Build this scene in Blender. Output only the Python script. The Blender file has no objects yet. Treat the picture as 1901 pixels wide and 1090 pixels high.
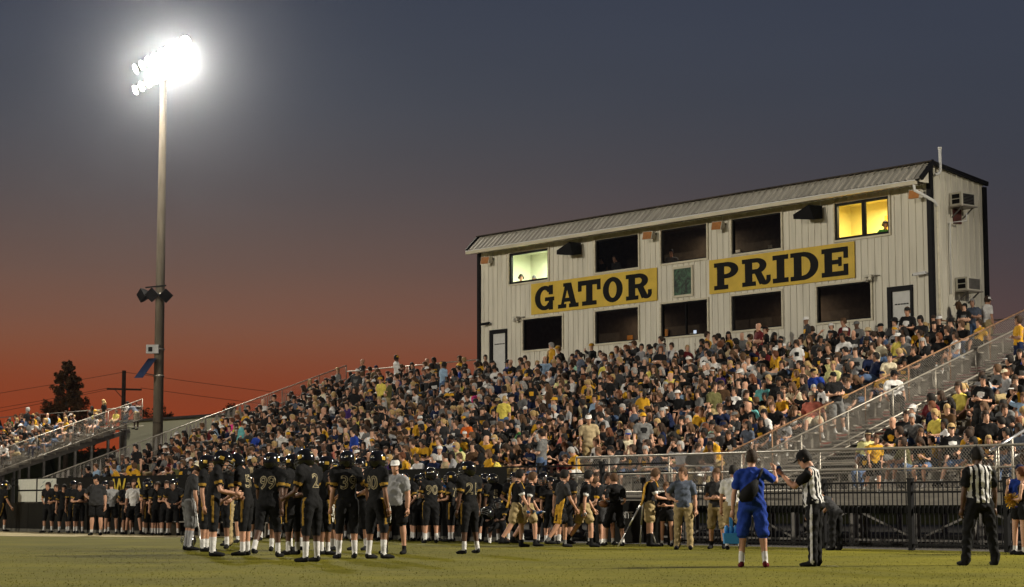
import bpy, bmesh, math, random
import numpy as np
from mathutils import Vector, Matrix
from mathutils.bvhtree import BVHTree

R = math.radians
rng = random.Random(11)
nrng = np.random.default_rng(11)
scene = bpy.context.scene
COL = scene.collection

# ------------------------------------------------------------------ camera
F, CX, CY = 3700.0, 950.5, 545.0
PIT, ROL, YAW, CAMH = R(6.06), R(-0.12), R(50.256), 0.95
cam_d = bpy.data.cameras.new('camera')
cam_d.sensor_width = 36.0
cam_d.lens = 36.0 * F / 1901.0
cam_d.clip_start, cam_d.clip_end = 0.1, 6000
cam = bpy.data.objects.new('camera', cam_d)
COL.objects.link(cam)
cam.matrix_world = Matrix.Translation((0, 0, CAMH)) @ Matrix.Rotation(R(90) + PIT, 4, 'X') @ Matrix.Rotation(ROL, 4, 'Z')
cam_d.dof.use_dof = True
cam_d.dof.focus_distance = 60.0
cam_d.dof.aperture_fstop = 8.0
scene.camera = cam

# ------------------------------------------------------------------ dusk sky
world = bpy.data.worlds.new('World')
scene.world = world
world.use_nodes = True
wn, wl = world.node_tree.nodes, world.node_tree.links
wn.clear()
w_out = wn.new('ShaderNodeOutputWorld'); w_bg = wn.new('ShaderNodeBackground')
w_bg.inputs['Strength'].default_value = 1.0
wl.new(w_bg.outputs[0], w_out.inputs[0])
tc = wn.new('ShaderNodeTexCoord')
nrm = wn.new('ShaderNodeVectorMath'); nrm.operation = 'NORMALIZE'
wl.new(tc.outputs['Generated'], nrm.inputs[0])
sep = wn.new('ShaderNodeSeparateXYZ'); wl.new(nrm.outputs[0], sep.inputs[0])
SUN_AZ = R(-24)          # where the sun went down, left of the view axis


def ramp(stops, interp='B_SPLINE'):
    r = wn.new('ShaderNodeValToRGB')
    cr = r.color_ramp; cr.interpolation = interp
    while len(cr.elements) < len(stops):
        cr.elements.new(0.5)
    for e, (p, c) in zip(cr.elements, stops):
        e.position = p; e.color = (*c, 1)
    return r


def lin(r, g, b):
    f = lambda c: (c / 255 / 12.92) if c <= 10.3 else ((c / 255 + 0.055) / 1.055) ** 2.4
    return (f(r), f(g), f(b))


# elevation (sine) ramps: one for the sunset side of the sky, one for the side away from it
mz = wn.new('ShaderNodeMath'); mz.operation = 'MULTIPLY'; mz.inputs[1].default_value = 2.0
wl.new(sep.outputs['Z'], mz.inputs[0])
warm = ramp([(0.0, lin(148, 58, 27)), (0.09, lin(137, 60, 34)), (0.125, lin(133, 66, 41)), (0.155, lin(128, 78, 56)), (0.185, lin(121, 83, 67)),
             (0.235, lin(104, 82, 73)), (0.31, lin(84, 78, 79)), (0.40, lin(68, 72, 81)), (0.52, lin(59, 65, 80)), (1.0, lin(36, 42, 60))])
cool = ramp([(0.0, lin(98, 62, 54)), (0.10, lin(80, 63, 62)), (0.22, lin(65, 62, 68)), (0.34, lin(56, 60, 70)),
             (0.52, lin(59, 65, 80)), (1.0, lin(36, 42, 60))])
wl.new(mz.outputs[0], warm.inputs[0]); wl.new(mz.outputs[0], cool.inputs[0])
dot = wn.new('ShaderNodeVectorMath'); dot.operation = 'DOT_PRODUCT'
dot.inputs[1].default_value = (math.sin(SUN_AZ), math.cos(SUN_AZ), 0)
wl.new(nrm.outputs[0], dot.inputs[0])
azr = wn.new('ShaderNodeMapRange'); azr.interpolation_type = 'SMOOTHSTEP'
azr.inputs['From Min'].default_value = 0.70; azr.inputs['From Max'].default_value = 0.985
wl.new(dot.outputs['Value'], azr.inputs['Value'])
mixw = wn.new('ShaderNodeMixRGB')
wl.new(azr.outputs[0], mixw.inputs['Fac']); wl.new(cool.outputs[0], mixw.inputs[1]); wl.new(warm.outputs[0], mixw.inputs[2])
# thin uneven dusk haze so that the gradient is not perfectly smooth
wno = wn.new('ShaderNodeTexNoise'); wno.inputs['Scale'].default_value = 3.0; wno.inputs['Detail'].default_value = 4.0
wmap = wn.new('ShaderNodeMapping'); wmap.inputs['Scale'].default_value = (1, 1, 5)
wl.new(nrm.outputs[0], wmap.inputs[0]); wl.new(wmap.outputs[0], wno.inputs['Vector'])
wmr = wn.new('ShaderNodeMapRange'); wmr.inputs['To Min'].default_value = 0.90; wmr.inputs['To Max'].default_value = 1.10
wl.new(wno.outputs['Fac'], wmr.inputs['Value'])
wmul = wn.new('ShaderNodeVectorMath'); wmul.operation = 'SCALE'
wl.new(mixw.outputs[0], wmul.inputs[0]); wl.new(wmr.outputs[0], wmul.inputs['Scale'])
wl.new(wmul.outputs[0], w_bg.inputs['Color'])

scene.view_settings.view_transform = 'Standard'
scene.view_settings.look = 'None'
scene.view_settings.exposure = 0.0
scene.view_settings.gamma = 1.0
scene.render.engine = 'CYCLES'
scene.cycles.max_bounces = 6
scene.cycles.diffuse_bounces = 2
scene.cycles.glossy_bounces = 2
scene.cycles.transmission_bounces = 3
scene.cycles.transparent_max_bounces = 8
scene.cycles.volume_bounces = 0
scene.cycles.blur_glossy = 0.5
scene.cycles.use_denoising = True
scene.cycles.sample_clamp_indirect = 4.0

FLOOD_W = 150000.0       # power of one pole of flood lamps
HAZE = 0.000088

# ------------------------------------------------------------------ pixel and stand coordinates
UX, UY = math.cos(YAW), -math.sin(YAW)
VX, VY = math.sin(YAW), math.cos(YAW)
BX, BY = 0.0, 80.0


def S(a, b, z=0.0):
    """stand coordinates (along the stand, back into it, up) -> world"""
    return Vector((BX + a * UX + b * VX, BY + a * UY + b * VY, z))


def ray(px, py):
    x, y = px - CX, py - CY
    c, s = math.cos(-ROL), math.sin(-ROL)
    x, y = c * x - s * y, s * x + c * y
    x /= F; y = -y / F
    c, s = math.cos(PIT), math.sin(PIT)
    return Vector((x, c - y * s, s + y * c))


def at_depth(px, py, Y):
    d = ray(px, py)
    return Vector((0, 0, CAMH)) + d * (Y / d.y)


def on_b(px, py, b=0.0):
    d = ray(px, py)
    t = (b + BX * VX + BY * VY) / (d.x * VX + d.y * VY)
    P = d * t
    return ((P.x - BX) * UX + (P.y - BY) * UY, CAMH + P.z)


def to_ab(P):
    return ((P.x - BX) * UX + (P.y - BY) * UY, (P.x - BX) * VX + (P.y - BY) * VY)


# ------------------------------------------------------------------ object helpers
def tag(o, label=None, cat=None, group=None, kind=None):
    if label: o['label'] = label
    if cat: o['category'] = cat
    if group: o['group'] = group
    if kind: o['kind'] = kind
    return o


def empty(name, loc, rz=0.0):
    o = bpy.data.objects.new(name, None)
    o.empty_display_size = 0.2
    COL.objects.link(o)
    o.location = loc; o.rotation_euler = (0, 0, rz)
    return o


def mesh_obj(name, me, parent=None, loc=None, rz=None):
    o = bpy.data.objects.new(name, me)
    COL.objects.link(o)
    if parent is not None: o.parent = parent
    if loc is not None: o.location = loc
    if rz is not None: o.rotation_euler = (0, 0, rz)
    return o


class MB:
    """collects faces and links them as one mesh object"""
    def __init__(self, off=(0, 0, 0)):
        self.v, self.f, self.m, self.off = [], [], [], Vector(off)

    def face(self, pts, mi=0):
        n = len(self.v)
        self.v += [Vector(p) - self.off for p in pts]
        self.f.append(tuple(range(n, n + len(pts)))); self.m.append(mi)
        return self

    def hexa(self, p, mi=0):
        n = len(self.v)
        self.v += [Vector(q) - self.off for q in p]
        for q in ((0, 3, 2, 1), (4, 5, 6, 7), (0, 1, 5, 4), (1, 2, 6, 5), (2, 3, 7, 6), (3, 0, 4, 7)):
            self.f.append(tuple(n + i for i in q)); self.m.append(mi)
        return self

    def box(self, x0, x1, y0, y1, z0, z1, mi=0):
        return self.hexa([(x0, y0, z0), (x1, y0, z0), (x1, y1, z0), (x0, y1, z0),
                          (x0, y0, z1), (x1, y0, z1), (x1, y1, z1), (x0, y1, z1)], mi)

    def bar(self, p, q, w, h=None, mi=0, up=(0, 0, 1)):
        """rectangular bar from p to q"""
        p, q = Vector(p), Vector(q); h = h or w
        d = (q - p).normalized(); upv = Vector(up)
        if abs(d.dot(upv)) > .98: upv = Vector((1, 0, 0))
        s = d.cross(upv).normalized(); t = s.cross(d)
        s *= w / 2; t *= h / 2
        return self.hexa([p - s - t, p + s - t, q + s - t, q - s - t, p - s + t, p + s + t, q + s + t, q - s + t], mi)

    def tube(self, pts, rads, n=8, mi=0, caps=True):
        pts = [Vector(p) for p in pts]
        if not isinstance(rads, (list, tuple)): rads = [rads] * len(pts)
        base = len(self.v)
        prev = None
        for i, p in enumerate(pts):
            d = (pts[min(i + 1, len(pts) - 1)] - pts[max(i - 1, 0)]).normalized()
            ref = prev if prev is not None else (Vector((1, 0, 0)) if abs(d.x) < .9 else Vector((0, 1, 0)))
            s = (ref - d * ref.dot(d)).normalized(); prev = s
            t = d.cross(s)
            for k in range(n):
                an = 2 * math.pi * k / n
                self.v.append(p + (s * math.cos(an) + t * math.sin(an)) * rads[i] - self.off)
        for i in range(len(pts) - 1):
            for k in range(n):
                a, b = base + i * n + k, base + i * n + (k + 1) % n
                self.f.append((a, b, b + n, a + n)); self.m.append(mi)
        if caps:
            self.f.append(tuple(base + k for k in range(n))[::-1]); self.m.append(mi)
            e = base + (len(pts) - 1) * n
            self.f.append(tuple(e + k for k in range(n))); self.m.append(mi)
        return self

    def mesh(self, name, mats, smooth=False):
        me = bpy.data.meshes.new(name)
        me.from_pydata([tuple(v) for v in self.v], [], self.f)
        for m in (mats if isinstance(mats, (list, tuple)) else [mats]):
            me.materials.append(m)
        if max(self.m, default=0) > 0:
            me.polygons.foreach_set('material_index', self.m)
        if smooth:
            me.polygons.foreach_set('use_smooth', [True] * len(self.f))
        me.update()
        return me

    def obj(self, name, mats, parent=None, smooth=False, loc=None, rz=None):
        return mesh_obj(name, self.mesh(name, mats, smooth), parent, loc, rz)


# ------------------------------------------------------------------ materials
def mat(name, col, rough=0.7, metal=0.0, var=0.12, scale=6.0, bump=0.0, bscale=40.0, spec=0.25, streak=None, coat=0.0):
    m = bpy.data.materials.new(name); m.use_nodes = True
    nt = m.node_tree; n, l = nt.nodes, nt.links
    p = n['Principled BSDF']
    p.inputs['Roughness'].default_value = rough
    p.inputs['Metallic'].default_value = metal
    p.inputs['Specular IOR Level'].default_value = spec
    p.inputs['Coat Weight'].default_value = coat
    p.inputs['Coat Roughness'].default_value = 0.06
    t = n.new('ShaderNodeTexCoord')
    if var:
        no = n.new('ShaderNodeTexNoise'); no.inputs['Scale'].default_value = scale; no.inputs['Detail'].default_value = 5
        if streak:
            mp = n.new('ShaderNodeMapping'); mp.inputs['Scale'].default_value = streak
            l.new(t.outputs['Object'], mp.inputs[0]); l.new(mp.outputs[0], no.inputs['Vector'])
        else:
            l.new(t.outputs['Object'], no.inputs['Vector'])
        mr = n.new('ShaderNodeMapRange')
        mr.inputs['From Min'].default_value = 0.3; mr.inputs['From Max'].default_value = 0.7
        mr.inputs['To Min'].default_value = 1 - var; mr.inputs['To Max'].default_value = 1 + var
        l.new(no.outputs['Fac'], mr.inputs['Value'])
        sc = n.new('ShaderNodeVectorMath'); sc.operation = 'SCALE'; sc.inputs[0].default_value = col
        l.new(mr.outputs[0], sc.inputs['Scale']); l.new(sc.outputs[0], p.inputs['Base Color'])
    else:
        p.inputs['Base Color'].default_value = (*col, 1)
    if bump:
        bn = n.new('ShaderNodeTexNoise'); bn.inputs['Scale'].default_value = bscale; bn.inputs['Detail'].default_value = 3
        l.new(t.outputs['Object'], bn.inputs['Vector'])
        b = n.new('ShaderNodeBump'); b.inputs['Strength'].default_value = bump; b.inputs['Distance'].default_value = 0.02
        l.new(bn.outputs['Fac'], b.inputs['Height']); l.new(b.outputs[0], p.inputs['Normal'])
    return m


def emit(name, col, strength):
    m = bpy.data.materials.new(name); m.use_nodes = True
    n, l = m.node_tree.nodes, m.node_tree.links
    n.remove(n['Principled BSDF'])
    e = n.new('ShaderNodeEmission'); e.inputs[0].default_value = (*col, 1); e.inputs[1].default_value = strength
    l.new(e.outputs[0], n['Material Output'].inputs[0])
    return m


def glass(name, tint=(0.8, 0.8, 0.8), refl=0.06):
    m = bpy.data.materials.new(name); m.use_nodes = True
    n, l = m.node_tree.nodes, m.node_tree.links
    n.remove(n['Principled BSDF'])
    tr = n.new('ShaderNodeBsdfTransparent'); tr.inputs[0].default_value = (*tint, 1)
    gl = n.new('ShaderNodeBsdfGlossy'); gl.inputs['Roughness'].default_value = 0.03
    mx = n.new('ShaderNodeMixShader'); mx.inputs[0].default_value = refl
    l.new(tr.outputs[0], mx.inputs[1]); l.new(gl.outputs[0], mx.inputs[2]); l.new(mx.outputs[0], n['Material Output'].inputs[0])
    return m


M = {}
M['siding'] = mat('cream_siding', (0.69, 0.655, 0.555), 0.55, var=0.12, scale=1.0, streak=(5.0, 5.0, 0.5), spec=0.2)
M['siding_end'] = M['siding']
M['roofing'] = mat('grey_cream_roofing', (0.40, 0.375, 0.32), 0.5, var=0.22, scale=1.2, streak=(4, .6, .6))
M['gutter'] = mat('cream_gutter', (0.62, 0.57, 0.44), 0.5, var=0.15, scale=0.8, streak=(1, 4, 8))
M['soffit'] = mat('stained_soffit', (0.22, 0.19, 0.13), 0.8, var=0.3, scale=2)
M['black_trim'] = mat('black_trim', (0.012, 0.012, 0.014), 0.5, spec=0.08, var=0.2)
M['brown_trim'] = mat('weathered_ridge', (0.05, 0.04, 0.032), 0.8, var=0.5, scale=3)
M['door'] = mat('door_paint', (0.62, 0.62, 0.60), 0.5, var=0.06)
M['glass_dark'] = glass('window_glass', (0.55, 0.55, 0.55), 0.05)
M['glass_lit'] = glass('window_glass_clear', (0.92, 0.92, 0.92), 0.04)
M['sign_yellow'] = mat('sign_yellow', (0.66, 0.46, 0.07), 0.6, var=0.10, scale=2)
M['sign_black'] = mat('sign_black', (0.012, 0.012, 0.013), 0.6, spec=0.08, var=0.15)
M['alu'] = mat('weathered_aluminium', (0.23, 0.21, 0.18), 0.55, 0.15, var=0.22, scale=3, streak=(.5, 5, 5))
M['galv'] = mat('galvanised_pipe', (0.30, 0.275, 0.235), 0.45, 0.5, var=0.15, scale=6)
M['rust'] = mat('rusty_pipe', (0.26, 0.15, 0.085), 0.7, 0.2, var=0.3, scale=8)
M['steel_dark'] = mat('dark_steel', (0.16, 0.15, 0.14), 0.6, 0.5, var=0.25, scale=4)
M['wire'] = mat('chain_link_wire', (0.42, 0.39, 0.35), 0.5, 0.5, var=0)
M['screen_cloth'] = mat('grey_screen_cloth', (0.30, 0.28, 0.26), 0.9, var=0.15, scale=4)
M['black_metal'] = mat('black_fence_paint', (0.008, 0.008, 0.009), 0.5, 0.0, spec=0.1, var=0.2)
M['concrete'] = mat('spun_concrete', (0.155, 0.13, 0.097), 0.9, var=0.2, scale=2, streak=(3, 3, .4), bump=.2)
M['black_plastic'] = mat('black_plastic', (0.011, 0.011, 0.012), 0.75, spec=0.08, var=0.1)
M['grey_box'] = mat('grey_enclosure', (0.42, 0.42, 0.42), 0.5, 0.2, var=0.1)
M['white_paint'] = mat('white_paint', (0.72, 0.72, 0.70), 0.5, var=0.06)
M['cream_plastic'] = mat('cream_plastic', (0.60, 0.57, 0.48), 0.5, var=0.08)
M['solar'] = mat('solar_cells', (0.012, 0.018, 0.04), 0.15, var=0.2, scale=20)
M['lamp_housing'] = mat('lamp_housing', (0.55, 0.53, 0.50), 0.4, 0.4, var=0.1)
M['lamp_glow'] = emit('lit_flood_lamp', (1.0, 0.97, 0.90), 70.0)
M['bark'] = mat('bark', (0.045, 0.033, 0.024), 0.95, var=0.3, scale=6)
M['wood_pole'] = mat('creosoted_wood', (0.035, 0.026, 0.02), 0.95, var=0.3, scale=4)
M['far_wall'] = mat('pale_green_sheeting', (0.78, 0.76, 0.56), 0.8, var=0.06, scale=.4)
M['orange_lens'] = mat('amber_flood_lens', (0.40, 0.17, 0.055), 0.35, var=0.15, scale=9)

RZ = -YAW
G1 = M['galv']


def text_mesh(txt, size=1.0, extrude=0.0, align='CENTER', bold=0.0):
    cu = bpy.data.curves.new('lettering', 'FONT')
    cu.body = txt; cu.size = size; cu.extrude = extrude; cu.align_x = align; cu.align_y = 'CENTER'
    cu.offset = bold; cu.resolution_u = 3
    o = bpy.data.objects.new('lettering', cu); COL.objects.link(o)
    bpy.context.view_layer.update()
    me = bpy.data.meshes.new_from_object(o.evaluated_get(bpy.context.evaluated_depsgraph_get()))
    bpy.data.objects.remove(o); bpy.data.curves.remove(cu)
    return me


# ------------------------------------------------------------------ ground
def grass_material():
    m = bpy.data.materials.new('mown_turf'); m.use_nodes = True
    n, l = m.node_tree.nodes, m.node_tree.links
    p = n['Principled BSDF']; p.inputs['Roughness'].default_value = 0.95; p.inputs['Specular IOR Level'].default_value = 0.1
    t = n.new('ShaderNodeTexCoord')
    def noise(scale, det=5, mapping=None):
        no = n.new('ShaderNodeTexNoise'); no.inputs['Scale'].default_value = scale; no.inputs['Detail'].default_value = det
        src = t.outputs['Object']
        if mapping:
            mp = n.new('ShaderNodeMapping'); mp.inputs['Scale'].default_value = mapping; mp.inputs['Rotation'].default_value = (0, 0, YAW)
            l.new(src, mp.inputs[0]); src = mp.outputs[0]
        l.new(src, no.inputs['Vector'])
        return no.outputs['Fac']
    r1 = n.new('ShaderNodeValToRGB'); l.new(noise(0.35), r1.inputs[0])
    r1.color_ramp.elements[0].position = 0.34; r1.color_ramp.elements[0].color = (0.084, 0.080, 0.008, 1)
    r1.color_ramp.elements[1].position = 0.68; r1.color_ramp.elements[1].color = (0.136, 0.124, 0.008, 1)
    r2 = n.new('ShaderNodeValToRGB'); l.new(noise(9.0, 6), r2.inputs[0])
    r2.color_ramp.elements[0].position = 0.3; r2.color_ramp.elements[0].color = (0.87, 0.87, 0.85, 1)
    r2.color_ramp.elements[1].position = 0.72; r2.color_ramp.elements[1].color = (1.13, 1.12, 1.08, 1)
    mx = n.new('ShaderNodeMixRGB'); mx.blend_type = 'MULTIPLY'; mx.inputs[0].default_value = 1
    l.new(r1.outputs[0], mx.inputs[1]); l.new(r2.outputs[0], mx.inputs[2])
    # worn straw-coloured patches
    r3 = n.new('ShaderNodeValToRGB'); l.new(noise(0.9, 6, (1, 2.2, 1)), r3.inputs[0])
    r3.color_ramp.elements[0].position = 0.50; r3.color_ramp.elements[0].color = (0, 0, 0, 1)
    r3.color_ramp.elements[1].position = 0.75; r3.color_ramp.elements[1].color = (.55, .55, .55, 1)
    mx2 = n.new('ShaderNodeMixRGB'); l.new(r3.outputs[0], mx2.inputs[0]); l.new(mx.outputs[0], mx2.inputs[1])
    mx2.inputs[2].default_value = (0.165, 0.142, 0.026, 1)
    l.new(mx2.outputs[0], p.inputs['Base Color'])
    b = n.new('ShaderNodeBump'); b.inputs['Strength'].default_value = 0.3; b.inputs['Distance'].default_value = 0.03
    l.new(noise(60, 4), b.inputs['Height']); l.new(b.outputs[0], p.inputs['Normal'])
    return m


M['turf'] = grass_material()
M['line_paint'] = mat('worn_line_paint', (0.27, 0.25, 0.13), 0.9, var=0.4, scale=5)
M['track'] = mat('sandy_strip', (0.40, 0.33, 0.17), 0.95, var=0.25, scale=3, bump=.3)
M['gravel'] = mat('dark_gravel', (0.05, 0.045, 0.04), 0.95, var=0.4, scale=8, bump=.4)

g = MB()
gx = [-3000, -600, -200, -90, -45, -20, 0, 20, 45, 90, 200, 600, 3000]
gy = [-3000, -600, -200, -60, 0, 15, 30, 45, 60, 80, 110, 200, 600, 3000]
for i in range(len(gx) - 1):
    for j in range(len(gy) - 1):
        g.face([(gx[i], gy[j], 0), (gx[i + 1], gy[j], 0), (gx[i + 1], gy[j + 1], 0), (gx[i], gy[j + 1], 0)])
tag(g.obj('field', M['turf']), 'olive green mown grass football field', None, None, 'structure')

# fence line along the field (runs a touch askew to the stand)
FP1 = at_depth(1570, 940, 43.0); FP1.z = 0
FP2 = at_depth(150, 940, 71.5); FP2.z = 0
FD = (FP1 - FP2).normalized()                 # to the right, nearer
FN = Vector((-FD.y, FD.x, 0))                 # back, towards the stand
FRZ = math.atan2(FD.y, FD.x)


def fl(s, n=0.0, z=0.0):
    """fence coordinates: s metres to the right of FP2, n behind the fence line"""
    p = FP2 + FD * s + FN * n
    return Vector((p.x, p.y, z))


FLEN = (FP1 - FP2).length
st = MB()
st.face([fl(-40, -6.2, .006), fl(6, -5.4, .006), fl(14, -1.4, .006), fl(14, -.5, .006), fl(-40, -.5, .006)])
tag(st.obj('sideline_path', M['track']), 'sandy sideline strip in front of the banner wall', None, None, 'structure')
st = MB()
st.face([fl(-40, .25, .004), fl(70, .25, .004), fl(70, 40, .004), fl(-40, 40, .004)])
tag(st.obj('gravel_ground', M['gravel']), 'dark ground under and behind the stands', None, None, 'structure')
ln = MB()
for k, (x0, x1, y) in enumerate([(155, 330, 1000), (690, 790, 1011), (1480, 1560, 1052)]):
    p0 = at_depth(x0, y, 1); d0 = ray(x0, y); d1 = ray(x1, y)
    a0 = d0 * (CAMH / -d0.z); a1 = d1 * (CAMH / -d1.z)
    for q in range(6):
        if rng.random() < .25: continue
        u0 = q / 6; u1 = (q + .9) / 6
        A = a0.lerp(a1, u0); B_ = a0.lerp(a1, u1)
        ln.face([(A.x, A.y, .005), (B_.x, B_.y, .005), (B_.x, B_.y + .34, .005), (A.x, A.y + .34, .005)])
tag(ln.obj('field_marking', M['line_paint']), 'worn white line paint on the grass', None, None, 'structure')

# ------------------------------------------------------------------ grandstands
ROWS, RUN, RISE = 20, 0.66, 0.23
TOPZ = 5.66
ROW_B0 = -14.0


def row_z(k): return TOPZ - (ROWS - 1 - k) * RISE
def row_b(k): return ROW_B0 + 0.70 * 0 + k * RUN + 0.3


def chain_link(mb, s0, s1, base, H, step=0.075, r=0.0032):
    """diagonal wires; base(s) gives the bottom point of the panel at s (Vector)"""
    def pt(s, h):
        p = base(min(max(s, s0), s1)); return Vector((p.x, p.y, p.z + h))
    s = s0 - H
    while s < s1:
        for sg in (1, -1):
            a0, a1 = s, s + H
            h0, h1 = (0, H) if sg > 0 else (H, 0)
            if a0 < s0: h0 += (h1 - h0) * (s0 - a0) / (a1 - a0); a0 = s0
            if a1 > s1: h1 = h0 + (h1 - h0) * (s1 - a0) / (a1 - a0); a1 = s1
            if a1 - a0 > .02:
                mb.tube([pt(a0, h0), pt(a1, h1)], r, 3, caps=False)
        s += step


def pipe_rail(parent, off, base, s0, s1, H, posts, name='rail', mat_=None, mid=True, r=0.024):
    mat_ = mat_ or G1
    top = MB(off)
    n = 2
    top.tube([base(s0) + Vector((0, 0, H)), base(s1) + Vector((0, 0, H))], r, 8)
    top.obj(name, mat_, parent, True)
    if mid:
        m_ = MB(off); m_.tube([base(s0) + Vector((0, 0, H * .08)), base(s1) + Vector((0, 0, H * .08))], r * .8, 6)
        m_.obj('lower_rail', mat_, parent, True)
    for s in posts:
        p = MB(off); p.tube([base(s), base(s) + Vector((0, 0, H))], r * .9, 6)
        p.obj('rail_post', mat_, parent, True)


V3 = lambda a, b, z: Vector((a, b, z))


def build_stand(name, label, a0, a1, rows, topz, sections, back_b=0.0):
    """bleacher stand in (a, b, z); the root sits at its front left corner"""
    off = V3(a0, ROW_B0 - 1.5, 0)
    root = empty(name, S(a0, ROW_B0 - 1.5, 0), RZ)
    tag(root, label, 'bleachers')
    k0 = ROWS - rows
    zz = lambda k: topz - (ROWS - 1 - k) * RISE
    for k in range(k0, ROWS):
        b, z = row_b(k), zz(k)
        for (s0, s1) in sections:
            sb = MB(off); sb.box(s0, s1, b + .02, b + .27, z + .41, z + .45); sb.obj('seat_board', M['alu'], root)
            fb = MB(off); fb.box(s0, s1, b - .36, b - .08, z - .04, z); fb.obj('foot_board', M['alu'], root)
            if s0 == sections[0][0]:
                pass
            rb = MB(off); rb.box(s0, s1, b + .235, b + .255, z + .02, z + RISE - .05); rb.obj('riser_board', M['alu'], root)
            # slim brackets that carry the seat board, too small to pick apart
            br = MB(off)
            x = s0 + .4
            while x < s1:
                br.box(x - .014, x + .014, b + .09, b + .18, z, z + .41); x += 1.8
            tag(br.obj('seat_brackets', M['galv'], root), kind='stuff')
    # stringers and columns
    x = a0 + .15
    while x < a1:
        sg = MB(off)
        sg.bar(V3(x, row_b(k0) - .4, zz(k0) - .20), V3(x, back_b - .05, zz(ROWS - 1) - .02), .10, .22)
        sg.obj('stringer', M['steel_dark'], root)
        for b in (ROW_B0 - 1.3, ROW_B0 + 3.2, ROW_B0 + 7.8, back_b - .3):
            if b < row_b(k0) - 1.8: continue
            zt = max(zz(k0) - .2, zz(k0) - .2 + (b - row_b(k0)) * RISE / RUN)
            c = MB(off); c.box(x - .06, x + .06, b - .06, b + .06, 0, zt); c.obj('column', M['steel_dark'], root)
        x += 1.83
    return root, off, zz


MAIN_A0, MAIN_A1 = -11.45, 44.0
AISLE0, AISLE1 = 25.3, 28.4
main, moff, mz_ = build_stand('grandstand', 'large aluminium bleacher stand with railings below the press box', MAIN_A0, MAIN_A1, ROWS, TOPZ,
                              [(MAIN_A0 + .1, AISLE0 - .05), (AISLE1 + .1, MAIN_A1)])
DECKZ = mz_(0) - .04
# front walkway deck
for i in range(31):
    x0 = MAIN_A0 + i * 1.8
    w = MB(moff); w.box(x0, x0 + 1.79, ROW_B0 - 1.4, ROW_B0 - .10, DECKZ - .09, DECKZ - .05); w.obj('walkway_plank', M['alu'], main)
fb = MB(moff); fb.box(MAIN_A0, MAIN_A1, ROW_B0 - 1.47, ROW_B0 - 1.405, DECKZ - .32, DECKZ - .04); fb.obj('front_beam', M['alu'], main)
# stairs in the aisle between the rails
for k in range(ROWS):
    for j in (0, 1):
        s = MB(moff); b = row_b(k) - .36 + j * .33; z = mz_(k) + j * RISE / 2
        s.box(AISLE0 + .1, AISLE1 - .1, b, b + .31, z - .035, z); s.obj('stair_tread', M['alu'], main)
# back edge planks beside the press box
bp = MB(moff); bp.box(MAIN_A0, -2.1, -.45, .15, TOPZ + .12, TOPZ + .16); bp.obj('top_plank', M['alu'], main)
bp = MB(moff); bp.box(21.25, MAIN_A1, -.45, 2.2, TOPZ + .12, TOPZ + .16); bp.obj('top_plank', M['alu'], main)

slope = lambda A, dz=0.0: (lambda b: V3(A, b, mz_(0) + (b - row_b(0)) * RISE / RUN + dz))
lev = lambda b, z: (lambda a: V3(a, b, z))
# left end rail, climbing
endb = slope(MAIN_A0, .06)
pipe_rail(main, moff, endb, ROW_B0 - 1.0, -.1, 1.07, [ROW_B0 - 1.0 + i * 1.92 for i in range(8)] + [-.1], 'end_rail')
pipe_rail(main, moff, lambda b: endb(b) + Vector((0, 0, .42)), ROW_B0 - 1.0, -.1, .05, [], 'middle_rail', mid=False)
cl = MB(moff); chain_link(cl, ROW_B0 - 1.0, -.1, endb, 1.05); o = cl.obj('chain_link', M['wire'], main); tag(o, kind='stuff')
for i, (s0, s1, gp) in enumerate([(-14.9, -13.5, .16), (-13.2, -12.1, .2), (-11.8, -10.3, .15), (-10.0, -8.6, .2), (-8.3, -7.2, .12), (-6.9, -5.2, .2), (-4.6, -3.9, .2), (-3.5, -3.0, .1)]):
    c = MB(moff)
    n = 6
    for q in range(n):
        t0, t1 = s0 + (s1 - s0) * q / n, s0 + (s1 - s0) * (q + 1) / n
        w0 = .02 * math.sin(q * 2.1 + i); w1 = .02 * math.sin((q + 1) * 2.1 + i)
        sh = gp * .6
        A, B_ = endb(t0), endb(t1); C, D = endb(t1 - sh * .5), endb(t0 + sh)
        c.face([A + Vector((-.03 + w0, 0, .1)), B_ + Vector((-.03 + w1, 0, .1)), C + Vector((-.03, 0, 1.0)), D + Vector((-.03, 0, 1.0))])
    o = c.obj('wind_screen', M['screen_cloth'], main)
    o.modifiers.new('thickness', 'SOLIDIFY').thickness = .006
# top rail at the back, left of the press box and right of it
tb = lev(-.05, TOPZ + .16)
pipe_rail(main, moff, tb, MAIN_A0, -2.15, 1.07, [MAIN_A0 + 2.3 * i for i in range(1, 4)], 'top_rail')
pipe_rail(main, moff, lambda b: V3(21.3, b, TOPZ + .16), .1, 2.1, 1.0, [.1, 2.1], 'landing_rail', M['rust'])
tb2 = lev(2.1, TOPZ + .16)
pipe_rail(main, moff, tb2, 21.3, MAIN_A1, 1.07, [21.3 + 2.4 * i for i in range(10)], 'top_rail')
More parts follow.
